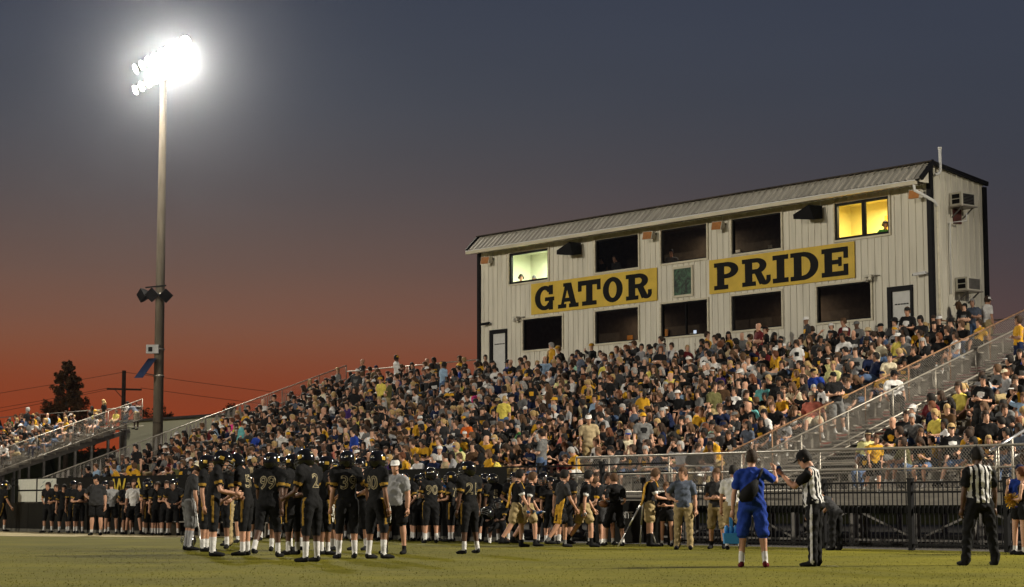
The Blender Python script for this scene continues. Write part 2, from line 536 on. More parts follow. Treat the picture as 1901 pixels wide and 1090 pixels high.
# aisle rails
r1 = slope(AISLE0 - .1, .0); r2 = slope(26.55, .0); r3 = slope(AISLE1 + .05, .0)
pipe_rail(main, moff, r1, ROW_B0 + .1, -.3, 1.0, [ROW_B0 + .1 + i * 1.9 for i in range(8)], 'aisle_rail', M['rust'], mid=False)
pipe_rail(main, moff, r2, ROW_B0 - .2, -3.0, 1.0, [ROW_B0 - .2 + i * 1.85 for i in range(7)], 'aisle_rail', G1)
pipe_rail(main, moff, lambda a: V3(a, -3.0, r2(-3.0).z), 26.55, 30.5, 1.0, [28.5, 30.5], 'aisle_rail', G1, mid=False)
pipe_rail(main, moff, r3, ROW_B0 - .2, -4.6, .92, [ROW_B0 - .2 + i * 2.1 for i in range(6)], 'aisle_rail', G1, mid=False)
for rr, e, nm in ((r1, -.3, 1), (r2, -3.0, 1)):
    cl = MB(moff); chain_link(cl, ROW_B0 + .1, e, rr, .98); tag(cl.obj('chain_link', M['wire'], main), kind='stuff')
# front chain-link fence of the walkway
FR0 = 21.2
frb = lev(ROW_B0 - 1.38, DECKZ - .05)
pipe_rail(main, moff, frb, FR0, MAIN_A1, 1.02, [FR0, FR0 + 1.0] + [FR0 + 1.0 + 2.55 * i for i in range(1, 9)], 'front_rail', r=.029)
pipe_rail(main, moff, lambda a: frb(a) + Vector((0, 0, .5)), FR0, MAIN_A1, .05, [], 'middle_rail', mid=False)
pipe_rail(main, moff, lambda b: V3(FR0, b, DECKZ - .05), ROW_B0 - 1.38, ROW_B0 - .2, 1.02, [ROW_B0 - .2], 'gate_rail', r=.029)
cl = MB(moff); chain_link(cl, FR0, MAIN_A1, frb, 1.0, .085, .0036); tag(cl.obj('chain_link', M['wire'], main), kind='stuff')
# bent stair rails on the walkway, seen through the chain link
for a in (22.6, 24.2, 28.9):
    h = MB(moff)
    h.tube([V3(a, ROW_B0 - .35, DECKZ - .05), V3(a, ROW_B0 - .35, DECKZ + .62), V3(a + .12, ROW_B0 - .35, DECKZ + .7), V3(a + 1.1, ROW_B0 - .35, DECKZ + .7),
            V3(a + 1.2, ROW_B0 - .35, DECKZ + .62), V3(a + 1.2, ROW_B0 - .35, DECKZ - .05)], .022, 6)
    h.obj('stair_hoop', G1, main, True)
# bright hand rail of the steps up from the field
M['bright_alu'] = mat('polished_aluminium', (0.86, 0.85, 0.88), 0.25, 0.9, var=0.03)
pr = on_b(1838, 838, ROW_B0 - 1.6); pq = on_b(1905, 797, ROW_B0 - .4)
h = MB(moff)
h.tube([V3(pr[0], ROW_B0 - 1.6, pr[1]), V3(pq[0], ROW_B0 - .4, pq[1])], .035, 8)
h.obj('step_rail', M['bright_alu'], main, True)
for t in (0.15, .6):
    h = MB(moff); p = V3(pr[0], ROW_B0 - 1.6, pr[1]).lerp(V3(pq[0], ROW_B0 - .4, pq[1]), t)
    h.tube([V3(p.x, p.y, DECKZ - .05), p], .03, 6); h.obj('rail_post', G1, main, True)
# cross bracing under the front edge
x = MAIN_A0 + .15
i = 0
while x < MAIN_A1 - 2:
    c = MB(moff)
    b = ROW_B0 - 1.3
    if i % 2 == 0: c.bar(V3(x, b + .03, .15), V3(x + 1.83, b + .03, DECKZ - .4), .05, .05)
    else: c.bar(V3(x, b + .03, DECKZ - .4), V3(x + 1.83, b + .03, .15), .05, .05)
    c.obj('cross_brace', M['steel_dark'], main)
    c = MB(moff); c.bar(V3(x, b - .05, .14), V3(x + 1.83, b - .05, .14), .05, .05); c.obj('sill_bar', M['steel_dark'], main)
    x += 1.83; i += 1

# second stand, farther along
L_A1 = -29.7
left, loff, lz_ = build_stand('grandstand', 'smaller far bleacher stand beside the conical tree', -66.0, L_A1, 17, 4.86, [(-65.9, L_A1 - .1)])
lendb = lambda b: V3(L_A1, b, lz_(ROWS - 1) + (b - row_b(ROWS - 1)) * RISE / RUN + .1)
pipe_rail(left, loff, lendb, row_b(3) - 1.0, -.1, 1.1, [-.1 - 1.95 * i for i in range(7)], 'end_rail')
cl = MB(loff); chain_link(cl, row_b(3) - 1.0, -.1, lendb, 1.08, .09, .004); tag(cl.obj('chain_link', M['wire'], left), kind='stuff')
ltb = lev(-.05, lz_(ROWS - 1) + .1)
pipe_rail(left, loff, ltb, -66, L_A1, 1.1, [L_A1 - 2.9 * i for i in range(1, 12)], 'top_rail')
# ------------------------------------------------------------------ press box
PA0, PA1, PZ0, RIDGE, EAVE, PB = -2.03, 21.15, 5.70, 11.91, 11.30, 2.75
pbo = V3(9.5, 0, PZ0)
box = empty('press_box', S(9.5, 0, PZ0), RZ)
tag(box, 'two-storey cream ribbed metal press box with yellow lettered signs', 'building')
UZ0, UZ1, LZ0, LZ1 = 9.82, 11.07, 7.08, 8.32
WIN = []   # a0, a1, z0, z1, kind
for (x0, x1, kind) in ((946.4, 1018.5, 'green'), (1106.4, 1186, 'dark'), (1228.3, 1313, 'dark'), (1359.9, 1451.4, 'dark'), (1551.5, 1652.2, 'gold')):
    WIN.append((on_b(x0, 450)[0], on_b(x1, 440)[0], UZ0, UZ1, kind))
for (x0, x1) in ((972.2, 1044.9), (1106.4, 1186.1), (1228.7, 1314.6), (1359.8, 1452.7), (1518.7, 1618.8)):
    WIN.append((on_b(x0, 590)[0], on_b(x1, 590)[0], LZ0, LZ1, 'dark'))
DOORS = [(-1.40, -0.29), (19.32, 20.37)]
OPEN = [(w[0], w[1], w[2], w[3]) for w in WIN] + [(d[0], d[1], PZ0, 8.04) for d in DOORS]


def ribbed(mb, s0, s1, z0, z1f, fn, opens=(), period=0.29):
    """box-rib sheet from s0 to s1; fn(s, h, z) maps along / proud / up to a point; z1f(s) is the top edge"""
    pts = []
    k = math.floor(s0 / period)
    while k * period < s1:
        b = k * period
        for d, h in ((0, 0), (.195, 0), (.21, .024), (.245, .024), (.26, 0)):
            pts.append((b + d, h))
        k += 1
    def hh(s):
        d = s - math.floor(s / period) * period
        if d < .195 or d > .26: return 0
        if d < .21: return (d - .195) / .015 * .024
        if d < .245: return .024
        return (.26 - d) / .015 * .024
    ss = sorted(set([round(p[0], 4) for p in pts if s0 < p[0] < s1] + [s0, s1] + [round(q, 4) for o in opens for q in o[:2] if s0 < q < s1]))
    for i in range(len(ss) - 1):
        a, b = ss[i], ss[i + 1]
        if b - a < 1e-4: continue
        mid = (a + b) / 2
        cuts = sorted([(o[2], o[3]) for o in opens if o[0] < mid < o[1]])
        z = z0
        segs = []
        for c0, c1 in cuts:
            if c0 > z: segs.append((z, c0, False))
            z = max(z, c1)
        if z < z1f(mid) - 1e-4: segs.append((z, None, True))
        for q0, q1, top in segs:
            ta, tb_ = (z1f(a), z1f(b)) if top else (q1, q1)
            ha = hh(a + 1e-6) if hh(mid) else min(hh(a), hh(mid)); hb = hh(b - 1e-6)
            mb.face([fn(a, hh(a), q0), fn(b, hh(b), q0), fn(b, hh(b), tb_), fn(a, hh(a), ta)])


fw = lambda s, h, z: V3(s, -h, z)
npan = 27
for i in range(npan):
    a = PA0 + (PA1 - PA0) * i / npan; b = PA0 + (PA1 - PA0) * (i + 1) / npan
    bands = sorted(set([PZ0, RIDGE - .35] + [z for o in OPEN if o[0] < b - .02 and o[1] > a + .02 for z in o[2:4]]))
    for z0, z1 in zip(bands, bands[1:]):
        if any(o[0] <= a and o[1] >= b and o[2] <= z0 and o[3] >= z1 for o in OPEN): continue
        w = MB(pbo); ribbed(w, a, b, z0, lambda s: z1, fw, [o for o in OPEN if o[2] <= z0 and o[3] >= z1])
        w.obj('wall_panel', M['siding'], box)
ew = lambda s, h, z: V3(PA1 + h, s, z)
topf = lambda s: RIDGE - .02 - s * (RIDGE - 11.5) / PB
for i in range(4):
    w = MB(pbo); ribbed(w, PB * i / 4, PB * (i + 1) / 4, PZ0, topf, ew); w.obj('end_panel', M['siding'], box)
w = MB(pbo)
w.face([(PA0, PB, PZ0), (PA0, PB, 11.5), (PA1, PB, 11.5), (PA1, PB, PZ0)])
w.obj('back_wall', M['siding'], box)
w = MB(pbo); w.face([(PA0, 0, PZ0), (PA0, 0, RIDGE - .02), (PA0, PB, 11.48), (PA0, PB, PZ0)]); w.obj('far_end_wall', M['siding'], box)
# roof: steep front slope over an eave, shallow back slope
EB = -.62
nr = 27
rf = lambda a, t, h: V3(a, EB * t - h * .73, RIDGE + .04 + (EAVE + .02 - RIDGE) * t + h * .68)
for i in range(nr):
    a0, a1 = PA0 - .1 + (PA1 - PA0 + .25) * i / nr, PA0 - .1 + (PA1 - PA0 + .25) * (i + 1) / nr
    w = MB(pbo)
    n = 3; per = (a1 - a0) / n
    for q in range(n):
        b = a0 + q * per
        pr_ = [(0, 0), (.62 * per, 0), (.70 * per, .035), (.88 * per, .035), (.96 * per, 0), (per, 0)]
        for (d0, h0), (d1, h1) in zip(pr_, pr_[1:]):
            w.face([rf(b + d0, 1, h0), rf(b + d1, 1, h1), rf(b + d1, 0, h1), rf(b + d0, 0, h0)])
    w.obj('roof_panel', M['roofing'], box)
w = MB(pbo); w.face([(PA0 - .1, -.02, RIDGE + .05), (PA1 + .15, -.02, RIDGE + .05), (PA1 + .15, PB + .15, 11.5), (PA0 - .1, PB + .15, 11.5)]); w.obj('back_roof', M['roofing'], box)
w = MB(pbo); w.box(PA0 - .12, PA1 + .17, -.14, .10, RIDGE + .045, RIDGE + .085); w.obj('ridge_cap', M['brown_trim'], box)
w = MB(pbo); w.box(PA0 - .08, PA1 - .02, EB - .10, EB + .02, EAVE - .12, EAVE + .0); w.obj('gutter', M['gutter'], box)
w = MB(pbo); w.box(PA0 - .08, PA1 - .02, EB - .115, EB - .09, EAVE - .005, EAVE + .03); w.obj('gutter_lip', M['white_paint'], box)
w = MB(pbo); w.face([(PA0 - .06, EB + .02, EAVE - .09), (PA1, EB + .02, EAVE - .09), (PA1, -.03, EAVE - .03), (PA0 - .06, -.03, EAVE - .03)]); w.obj('soffit', M['soffit'], box)
w = MB(pbo); w.face([(PA1 + .02, EB, EAVE - .03), (PA1 + .02, 0, EAVE - .03), (PA1 + .02, 0, RIDGE)]); w.obj('gable_return', M['siding'], box)
for (p, q) in (((PA1 + .16, EB - .02, EAVE + .05), (PA1 + .16, 0, RIDGE + .07)), ((PA1 + .1, 0, RIDGE + .03), (PA1 + .1, PB + .15, 11.53)), ((PA0 - .11, EB - .02, EAVE + .05), (PA0 - .11, 0, RIDGE + .07))):
    w = MB(pbo); w.bar(p, q, .09, .14); w.obj('rake_trim', M['black_trim'], box)
for a, b in ((PA1 + .02, -.04), (PA1 + .03, PB), (PA0 - .02, -.04)):
    w = MB(pbo); w.box(a - .11, a + .06, b - .04, b + .12, PZ0, (RIDGE if b < 1 else 11.45) - .03); w.obj('corner_trim', M['black_trim'], box)
# windows
for i, (a0, a1, z0, z1, kind) in enumerate(WIN):
    fr = empty('window', S(a0, 0, z0), 0); fr.parent = box
    fr.location = V3((a0 + a1) / 2, 0, z0) - pbo; fr.rotation_euler = (0, 0, 0)
    wo = V3((a0 + a1) / 2, 0, z0)
    t = .07
    for (x0, x1, y0, y1) in ((a0 - t, a1 + t, z1, z1 + t), (a0 - t, a1 + t, z0 - t, z0), (a0 - t, a0, z0, z1), (a1, a1 + t, z0, z1)):
        m = MB(wo); m.box(x0, x1, -.055, .0, y0, y1); m.obj('casing', M['gutter'], fr)
    lit = kind != 'dark'
    f = .085 if lit else .045
    for (x0, x1, y0, y1) in ((a0, a1, z1 - f, z1), (a0, a1, z0, z0 + f), (a0, a0 + f, z0 + f, z1 - f), (a1 - f, a1, z0 + f, z1 - f)):
        m = MB(wo); m.box(x0, x1, .0, .10, y0, y1); m.obj('sash', M['black_trim'], fr)
    if kind == 'gold' or i == 7:
        c = (a0 + a1) / 2 + .05
        m = MB(wo); m.box(c - (.075 if lit else .02), c + (.075 if lit else .02), .01, .09, z0 + f, z1 - f); m.obj('mullion', M['black_trim'], fr)
    m = MB(wo); m.face([(a0 + f, .05, z0 + f), (a1 - f, .05, z0 + f), (a1 - f, .05, z1 - f), (a0 + f, .05, z1 - f)])
    m.obj('pane', M['glass_lit'] if lit else M['glass_dark'], fr)
# rooms behind the windows
M['room_green'] = mat('pale_green_wall', (0.68, 0.70, 0.54), 0.8, var=.04)
M['room_gold'] = mat('warm_cream_wall', (0.78, 0.68, 0.30), 0.8, var=.04)
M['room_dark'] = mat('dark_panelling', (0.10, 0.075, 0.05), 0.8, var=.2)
M['cabinet'] = mat('orange_wood_cabinet', (0.50, 0.20, 0.03), 0.6, var=.1)


def room(a0, a1, z0, z1, m, name='room'):
    w = MB(pbo)
    b0, b1 = .12, 2.6
    P = lambda a, b, z: (a, b, z)
    w.face([P(a0, b1, z0), P(a1, b1, z0), P(a1, b1, z1), P(a0, b1, z1)])
    w.face([P(a0, b0, z0), P(a0, b1, z0), P(a0, b1, z1), P(a0, b0, z1)])
    w.face([P(a1, b0, z0), P(a1, b1, z0), P(a1, b1, z1), P(a1, b0, z1)])
    w.face([P(a0, b0, z0), P(a1, b0, z0), P(a1, b1, z0), P(a0, b1, z0)])
    w.face([P(a0, b0, z1), P(a1, b0, z1), P(a1, b1, z1), P(a0, b1, z1)])
    return w.obj('room_lining', m, box)


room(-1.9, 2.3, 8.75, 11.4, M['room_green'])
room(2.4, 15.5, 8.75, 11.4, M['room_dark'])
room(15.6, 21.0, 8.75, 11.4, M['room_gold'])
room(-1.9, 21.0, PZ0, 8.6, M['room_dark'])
for (a, b, z, col, pw) in ((.6, 1.4, 11.2, (.93, 1.0, .76), 300), (18.0, 1.2, 11.2, (1.0, .86, .40), 320), (9.0, 1.6, 11.2, (1.0, .85, .65), 45), (5.0, 1.6, 8.4, (1.0, .8, .6), 32), (13.5, 1.6, 8.4, (1.0, .8, .6), 38)):  # first two light the lit rooms; the rest are added to lift dark rooms
    ld = bpy.data.lights.new('room_and_fill_lamp', 'AREA'); ld.energy = pw; ld.color = col; ld.shape = 'RECTANGLE'; ld.size = 1.4; ld.size_y = .8
    lo = bpy.data.objects.new('room_and_fill_lamp', ld); COL.objects.link(lo); lo.parent = box
    lo.location = V3(a, b, z) - pbo
cab = MB(pbo); cab.box(17.35, 18.75, 2.3, 2.58, 9.6, 10.85); cab.obj('cabinet', M['cabinet'], box)
for (a0, a1, b0, b1, z0, z1, m) in ((2.6, 15.3, .35, .9, 9.45, 9.52, 'cabinet'), (-1.8, 20.9, .35, .9, 6.85, 6.92, 'room_dark'), (15.8, 20.9, .3, .8, 9.45, 9.52, 'cabinet'), (-1.7, 2.2, .3, .8, 9.3, 9.37, 'cabinet')):
    w = MB(pbo); w.box(a0, a1, b0, b1, z0, z1); w.obj('counter', M[m], box)
M['paper'] = mat('paper_white', (0.6, 0.56, 0.45), .8, var=.1)
M['screen_glow'] = emit('lit_screen', (.75, .85, 1.0), 1.6)
for (a0, a1, b, z0, z1, m) in ((13.0, 13.6, 2.5, 9.9, 10.45, 'paper'), (9.9, 10.3, 2.5, 9.85, 10.4, 'paper'), (12.35, 12.55, 1.8, 9.9, 10.3, 'paper'), (9.6, 9.72, .7, 7.17, 7.33, 'screen_glow'), (9.35, 9.55, .75, 7.12, 7.25, 'paper'),
                               (8.9, 9.2, 2.5, 7.1, 7.35, 'paper'), (5.6, 6.4, 2.5, 7.2, 7.7, 'cabinet'), (4.1, 4.4, 2.5, 7.2, 7.6, 'cabinet'), (13.3, 13.7, 2.5, 7.15, 7.4, 'cabinet'), (12.6, 12.8, 2.5, 7.1, 7.4, 'paper'), (17.9, 18.4, 2.5, 7.3, 7.75, 'cabinet'), (6.15, 6.5, .6, 7.14, 7.17, 'screen_glow')):
    w = MB(pbo); w.box(a0, a1, b, b + .03, z0, z1); w.obj('wall_paper' if m != 'screen_glow' else 'monitor', M[m], box)
# doors
for j, (a0, a1) in enumerate(DOORS):
    dr = MB(pbo); dr.box(a0 + .17, a1 - .10, .02, .06, PZ0, 7.88); d = dr.obj('door', M['door'], box)
    for (x0, x1, z0, z1) in ((a0, a0 + .17, PZ0, 8.04), (a1 - .10, a1, PZ0, 8.04), (a0 + .17, a1 - .10, 7.88, 8.04)):
        m = MB(pbo); m.box(x0, x1, -.05, .10, z0, z1); m.obj('door_frame', M['black_trim'], box)
    m = MB(pbo); q = a0 + .27
    while q < a1 - .22:                       # a line of print too small to read
        wd = rng.uniform(.03, .10); m.box(q, min(q + wd, a1 - .2), .012, .018, 7.43, 7.47); q += wd + rng.uniform(.012, .03)
    tag(m.obj('door_lettering', M['sign_black'], d), kind='stuff')
    h = MB(pbo); h.tube([(a0 + .26, .0, 6.75), (a0 + .26, -.05, 6.75)], .03, 8); h.obj('door_handle', M['galv'], d)

# slab letters -----------------------------------------------------------------
def letter(ch):
    """list of shapes in a 1 x 1 box: ('r', x0, y0, x1, y1) or ('a', cx, cy, rx, ry, ix, iy, a0, a1) annular sector"""
    s = .25
    if ch == 'G': return [('a', .5, .5, .5, .5, .22, .33, 40, 325), ('r', .52, .36, 1.0, .52), ('r', .72, .0, .93, .45), ('r', .72, .62, .93, 1.0)]
    if ch == 'A': return [('p', [(.36, 1), (.64, 1), (.92, .0), (.66, 0)]), ('p', [(.36, 1), (.52, 1), (.24, .0), (.10, 0)]), ('r', .26, .24, .72, .40), ('r', 0, 0, .40, .16), ('r', .54, 0, 1, .16), ('r', .26, .86, .64, 1)]
    if ch == 'T': return [('r', .36, .1, .64, 1), ('r', .0, .80, 1, 1), ('r', 0, .58, .16, .82), ('r', .84, .58, 1, .82), ('r', .18, 0, .82, .17)]
    if ch == 'O': return [('a', .5, .5, .5, .5, .20, .32, 0, 360)]
    if ch == 'R': return [('r', .10, .1, .36, .95), ('r', 0, .84, .5, 1), ('r', 0, 0, .48, .16), ('a', .5, .72, .36, .28, .12, .12, -90, 90), ('r', .3, .84, .51, .998), ('r', .3, .44, .51, .60),
                          ('p', [(.42, .52), (.66, .52), (.84, .12), (.62, .02)]), ('a', .80, .20, .20, .20, .05, .08, 180, 360), ('r', .86, .18, .998, .34)]
    if ch == 'P': return [('r', .12, .1, .42, .95), ('r', 0, .84, .5, 1), ('r', 0, 0, .58, .16), ('a', .52, .70, .48, .30, .18, .13, -90, 90), ('r', .3, .84, .53, .998), ('r', .3, .40, .53, .56)]
    if ch == 'I': return [('r', .25, .1, .75, .9), ('r', 0, .83, 1, 1), ('r', 0, 0, 1, .17)]
    if ch == 'D': return [('r', .12, .1, .40, .9), ('r', 0, .84, .5, 1), ('r', 0, 0, .5, .16), ('a', .46, .5, .54, .498, .26, .33, -90, 90)]
    if ch == 'E': return [('r', .10, .05, .38, .95), ('r', 0, .83, .95, 1), ('r', 0, 0, .95, .17), ('r', .3, .42, .66, .58), ('r', .60, .34, .72, .66), ('r', .79, .60, .95, .9), ('r', .79, .1, .95, .40)]


def letter_mesh(mb, ch, a0, a1, z0, z1, b, th):
    P = lambda x, y, bb: (a0 + (a1 - a0) * x, bb, z0 + (z1 - z0) * y)
    for q, sh in enumerate(letter(ch)):
        bf = b - th - q * .0012
        if sh[0] == 'r':
            polys = [[(sh[1], sh[2]), (sh[3], sh[2]), (sh[3], sh[4]), (sh[1], sh[4])]]
        elif sh[0] == 'p':
            polys = [sh[1][::-1]]
        else:
            _, cx, cy, rx, ry, ix, iy, t0, t1 = sh
            n = 24; polys = []
            for k in range(n):
                e0, e1 = R(t0 + (t1 - t0) * k / n), R(t0 + (t1 - t0) * (k + 1) / n)
                polys.append([(cx + ix * math.cos(e0), cy + iy * math.sin(e0)), (cx + rx * math.cos(e0), cy + ry * math.sin(e0)),
                              (cx + rx * math.cos(e1), cy + ry * math.sin(e1)), (cx + ix * math.cos(e1), cy + iy * math.sin(e1))])
        for pl in polys:
            mb.face([P(x, y, bf) for x, y in pl])
            for i in range(len(pl)):
                (x0, y0), (x1, y1) = pl[i], pl[(i + 1) % len(pl)]
                mb.face([P(x0, y0, bf), P(x0, y0, b), P(x1, y1, b), P(x1, y1, bf)])


SZ0, SZ1 = 8.48, 9.71
SIGNS = [('GATOR', 1.25, 8.47, [(995, 1031), (1038, 1076), (1075, 1117), (1121, 1158), (1164, 1212)], 'yellow plywood sign reading GATOR in black slab letters'),
         ('PRIDE', 11.18, 17.98, [(1328, 1373), (1380, 1433), (1437, 1466), (1470, 1522), (1528, 1580)], 'yellow plywood sign reading PRIDE in black slab letters')]
for word, a0, a1, xs, lab in SIGNS:
    sg = empty('sign', S((a0 + a1) / 2, -.03, SZ0), RZ); tag(sg, lab, 'sign')
    so = V3((a0 + a1) / 2, -.03, SZ0)
    n = 3
    for i in range(n):
        q0, q1 = a0 + (a1 - a0) * i / n, a0 + (a1 - a0) * (i + 1) / n
        p = MB(so); p.box(q0 + .003, q1 - .003, -.055, -.03, SZ0, SZ1); p.obj('board', M['sign_yellow'], sg)
    for ch, (x0, x1) in zip(word, xs):
        q0, q1 = on_b(x0, 520)[0], on_b(x1, 520)[0]
        m = MB(so); letter_mesh(m, ch, q0, q1, SZ0 + .12, SZ1 - .14, -.056, .006)
        m.obj('letter', M['sign_black'], sg)
# framed green painting between the signs (abstract strokes of the same colours)
pa0, pa1, pz0, pz1 = 9.30, 10.36, 8.50, 9.63
pic = empty('framed_painting', S((pa0 + pa1) / 2, -.03, pz0), RZ); tag(pic, 'cream framed dark green painted panel between the two yellow signs', 'sign')
po = V3((pa0 + pa1) / 2, -.03, pz0)
M['paint_green'] = bpy.data.materials.new('swirled_green_paint'); pm = M['paint_green']; pm.use_nodes = True
_n, _l = pm.node_tree.nodes, pm.node_tree.links
_t = _n.new('ShaderNodeTexCoord'); _w = _n.new('ShaderNodeTexNoise'); _w.inputs['Scale'].default_value = 3.2; _w.inputs['Distortion'].default_value = 2.2; _w.inputs['Detail'].default_value = 3
_r = _n.new('ShaderNodeValToRGB'); _r.color_ramp.elements[0].position = .38; _r.color_ramp.elements[0].color = (.008, .012, .012, 1)
_r.color_ramp.elements[1].position = .62; _r.color_ramp.elements[1].color = (.05, .13, .07, 1)
_l.new(_t.outputs['Object'], _w.inputs['Vector']); _l.new(_w.outputs['Fac'], _r.inputs[0]); _l.new(_r.outputs[0], _n['Principled BSDF'].inputs['Base Color'])
p = MB(po); p.box(pa0 + .08, pa1 - .08, -.05, -.03, pz0 + .08, pz1 - .08); p.obj('canvas', pm, pic)
for (x0, x1, z0, z1) in ((pa0, pa1, pz0, pz0 + .08), (pa0, pa1, pz1 - .08, pz1), (pa0, pa0 + .08, pz0 + .08, pz1 - .08), (pa1 - .08, pa1, pz0 + .08, pz1 - .08)):
    p = MB(po); p.box(x0, x1, -.075, -.03, z0, z1); p.obj('frame', M['gutter'], pic)

# wall-mounted things --------------------------------------------------------
def on_wall(name, a, z, lab, cat, group=None, b=-.026):
    e = empty(name, S(a, b, z), RZ); return tag(e, lab, cat, group)


FLS = [(897, 484), (1197, 438), (1325, 420), (1690, 362)]
FLL = ['amber box floodlight at the far corner of the press box', 'amber box floodlight above the first dark upper window', 'amber box floodlight above the second dark upper window', 'amber box floodlight by the gutter pipe at the near corner']
for (px, py), lb in zip(FLS, FLL):
    a, z = on_b(px, py, -.25)
    e = on_wall('wall_floodlight', a + .2, z, lb, 'floodlight', 'amber floodlights under the eave')
    m = MB(); m.bar((.18, 0, .05), (.10, -.15, .05), .06, .05); m.obj('bracket', M['black_metal'], e)
    m = MB(); m.hexa([(-.15, -.42, -.18), (.22, -.30, -.18), (.22, -.08, -.10), (.0, -.08, -.10), (-.15, -.36, .14), (.22, -.22, .14), (.22, -.08, .12), (.0, -.10, .12)]); m.obj('housing', M['cream_plastic'], e)
    m = MB(); m.face([(-.13, -.424, -.16), (.20, -.308, -.16), (.20, -.232, .12), (-.13, -.366, .12)]); m.obj('lens', M['orange_lens'], e)
for (px, py), lb in zip([(1055, 464), (1498, 397)], ['black angled loudspeaker right of the pale green lit window', 'black angled loudspeaker left of the gold lit window']):
    a, z = on_b(px, py, -.35)
    e = on_wall('loudspeaker', a + .15, z, lb, 'loudspeaker', 'black wall loudspeakers')
    m = MB(); m.hexa([(-.50, -.62, -.17), (.32, -.48, -.27), (.36, -.10, -.20), (-.02, -.06, -.12), (-.58, -.55, .0), (.10, -.50, .28), (.34, -.10, .24), (.0, -.06, .16)]); m.obj('horn_cabinet', M['black_plastic'], e)
    m = MB(); m.face([(-.485, -.63, -.15), (.30, -.495, -.25), (.10, -.508, .25), (-.555, -.558, .0)]); m.obj('grille', M['black_plastic'], e)
    m = MB(); m.bar((.2, 0, .1), (.2, -.2, .05), .06, .1); m.obj('bracket', M['black_metal'], e)
for (px, py), lb, c in zip([(900, 602), (1707, 509)], ['small dark security camera at the far corner of the press box', 'small grey security camera beside the near door'], ['black_plastic', 'grey_box']):
    a, z = on_b(px, py, -.2)
    e = on_wall('security_camera', a, z, lb, 'camera', 'security cameras on the press box')
    m = MB(); m.tube([(.22, 0, .0), (.18, -.1, .03)], .025, 6); m.obj('arm', M['grey_box'], e, True)
    m = MB(); m.bar((.2, -.1, .04), (-.22, -.2, .0), .10, .09); m.obj('housing', M[c], e)
    m = MB(); m.tube([(-.22, -.2, 0), (-.26, -.21, -.005)], .035, 8); m.obj('lens', M['black_plastic'], e)
for (px, py), lb in zip([(961, 590), (1616, 513)], ['twin-headed cream emergency lamp on an arm by the far door', 'twin-headed white emergency lamp above the lower right window']):
    a, z = on_b(px, py, -.2)
    e = on_wall('emergency_lamp', a, z, lb, 'lamp', 'emergency lamps on the press box')
    m = MB(); m.tube([(.25, 0, .02), (-.1, -.16, .05)], .018, 6); m.obj('arm', M['galv'], e, True)
    m = MB(); m.box(-.24, .02, -.28, -.08, -.02, .05); m.obj('hood', M['cream_plastic'], e)
    m = MB(); m.tube([(-.17, -.18, -.02), (-.19, -.2, -.16)], [.06, .09], 10); m.obj('head', M['cream_plastic'], e, True)
    m = MB(); m.tube([(-.03, -.18, -.02), (-.03, -.2, -.13)], [.05, .075], 10); m.obj('head', M['cream_plastic'], e, True)
# downspout and vent pipe
dp = empty('downspout', S(PA1, EB - .03, EAVE - .1), RZ); tag(dp, 'cream gutter pipe running down the near corner of the press box', 'pipe')
do = V3(PA1, EB - .03, EAVE - .1)
m = MB(do); m.tube([(PA1 - .12, EB - .04, EAVE - .1), (PA1 - .10, EB - .04, EAVE - .3), (PA1 + .12, .05, EAVE - .62), (PA1 + .16, .14, EAVE - .78)], .05, 8); m.obj('elbow', M['white_paint'], dp, True)
m = MB(do); m.tube([(PA1 + .16, .14, EAVE - .78), (PA1 + .16, .14, PZ0)], .045, 8); m.obj('pipe', M['gutter'], dp, True)
vp = empty('vent_pipe', S(PA1 + .1, .15, RIDGE - .3), RZ); tag(vp, 'short white vent pipe standing above the roof end', 'pipe')
m = MB(); m.tube([(0, 0, -.05), (.05, .1, -.02), (.08, .18, .08), (.08, .18, .82)], .05, 10); m.obj('pipe', M['white_paint'], vp, True)
m = MB(); m.tube([(.08, .18, .80), (.08, .18, .86)], .062, 10); m.obj('collar', M['white_paint'], vp, True)
# window air conditioners on the end wall
for (bb, z, lb) in ((.98, 10.62, 'upper window air conditioner on the press box end wall'), (1.17, 7.86, 'lower window air conditioner on the press box end wall')):
    e = empty('air_conditioner', S(PA1 + .03, bb, z), RZ); tag(e, lb, 'air conditioner', 'air conditioners on the press box end')
    m = MB(); m.box(.0, .48, -.02, .68, -.02, .42); m.obj('case', M['cream_plastic'], e)
    for z0, z1 in ((.05, .19), (.22, .36)):
        m = MB(); m.box(.10, .40, -.028, -.015, z0, z1); m.obj('vent', M['black_plastic'], e)
    m = MB(); m.box(.478, .490, .06, .62, .03, .37); m.obj('coil_grille', M['black_plastic' if z > 9 else 'steel_dark'], e)
    m = MB()
    for q in range(7): m.box(.487, .496, .06, .62, .05 + q * .047, .06 + q * .047)
    m.obj('fins', M['steel_dark'], e)
    m = MB(); m.box(.0, .55, -.06, .72, -.06, -.02); m.obj('shelf', M['galv'], e)
    for s in (.05, .6):
        m = MB(); m.bar((.02, s, -.38), (.45, s, -.06), .035, .035); m.obj('strut', M['steel_dark'], e)
    if z > 9:
        m = MB(); m.box(.0, .03, .12, .55, -.55, -.08); m.obj('backing_board', mat('dull_red_board', (.10, .035, .03), .8), e)
        m = MB(); m.tube([(.42, .3, -.25), (.40, .3, -.50), (.06, -.1, -.56), (.04, -.12, -2.9)], .028, 8); m.obj('drain_pipe', M['white_paint'], e, True)

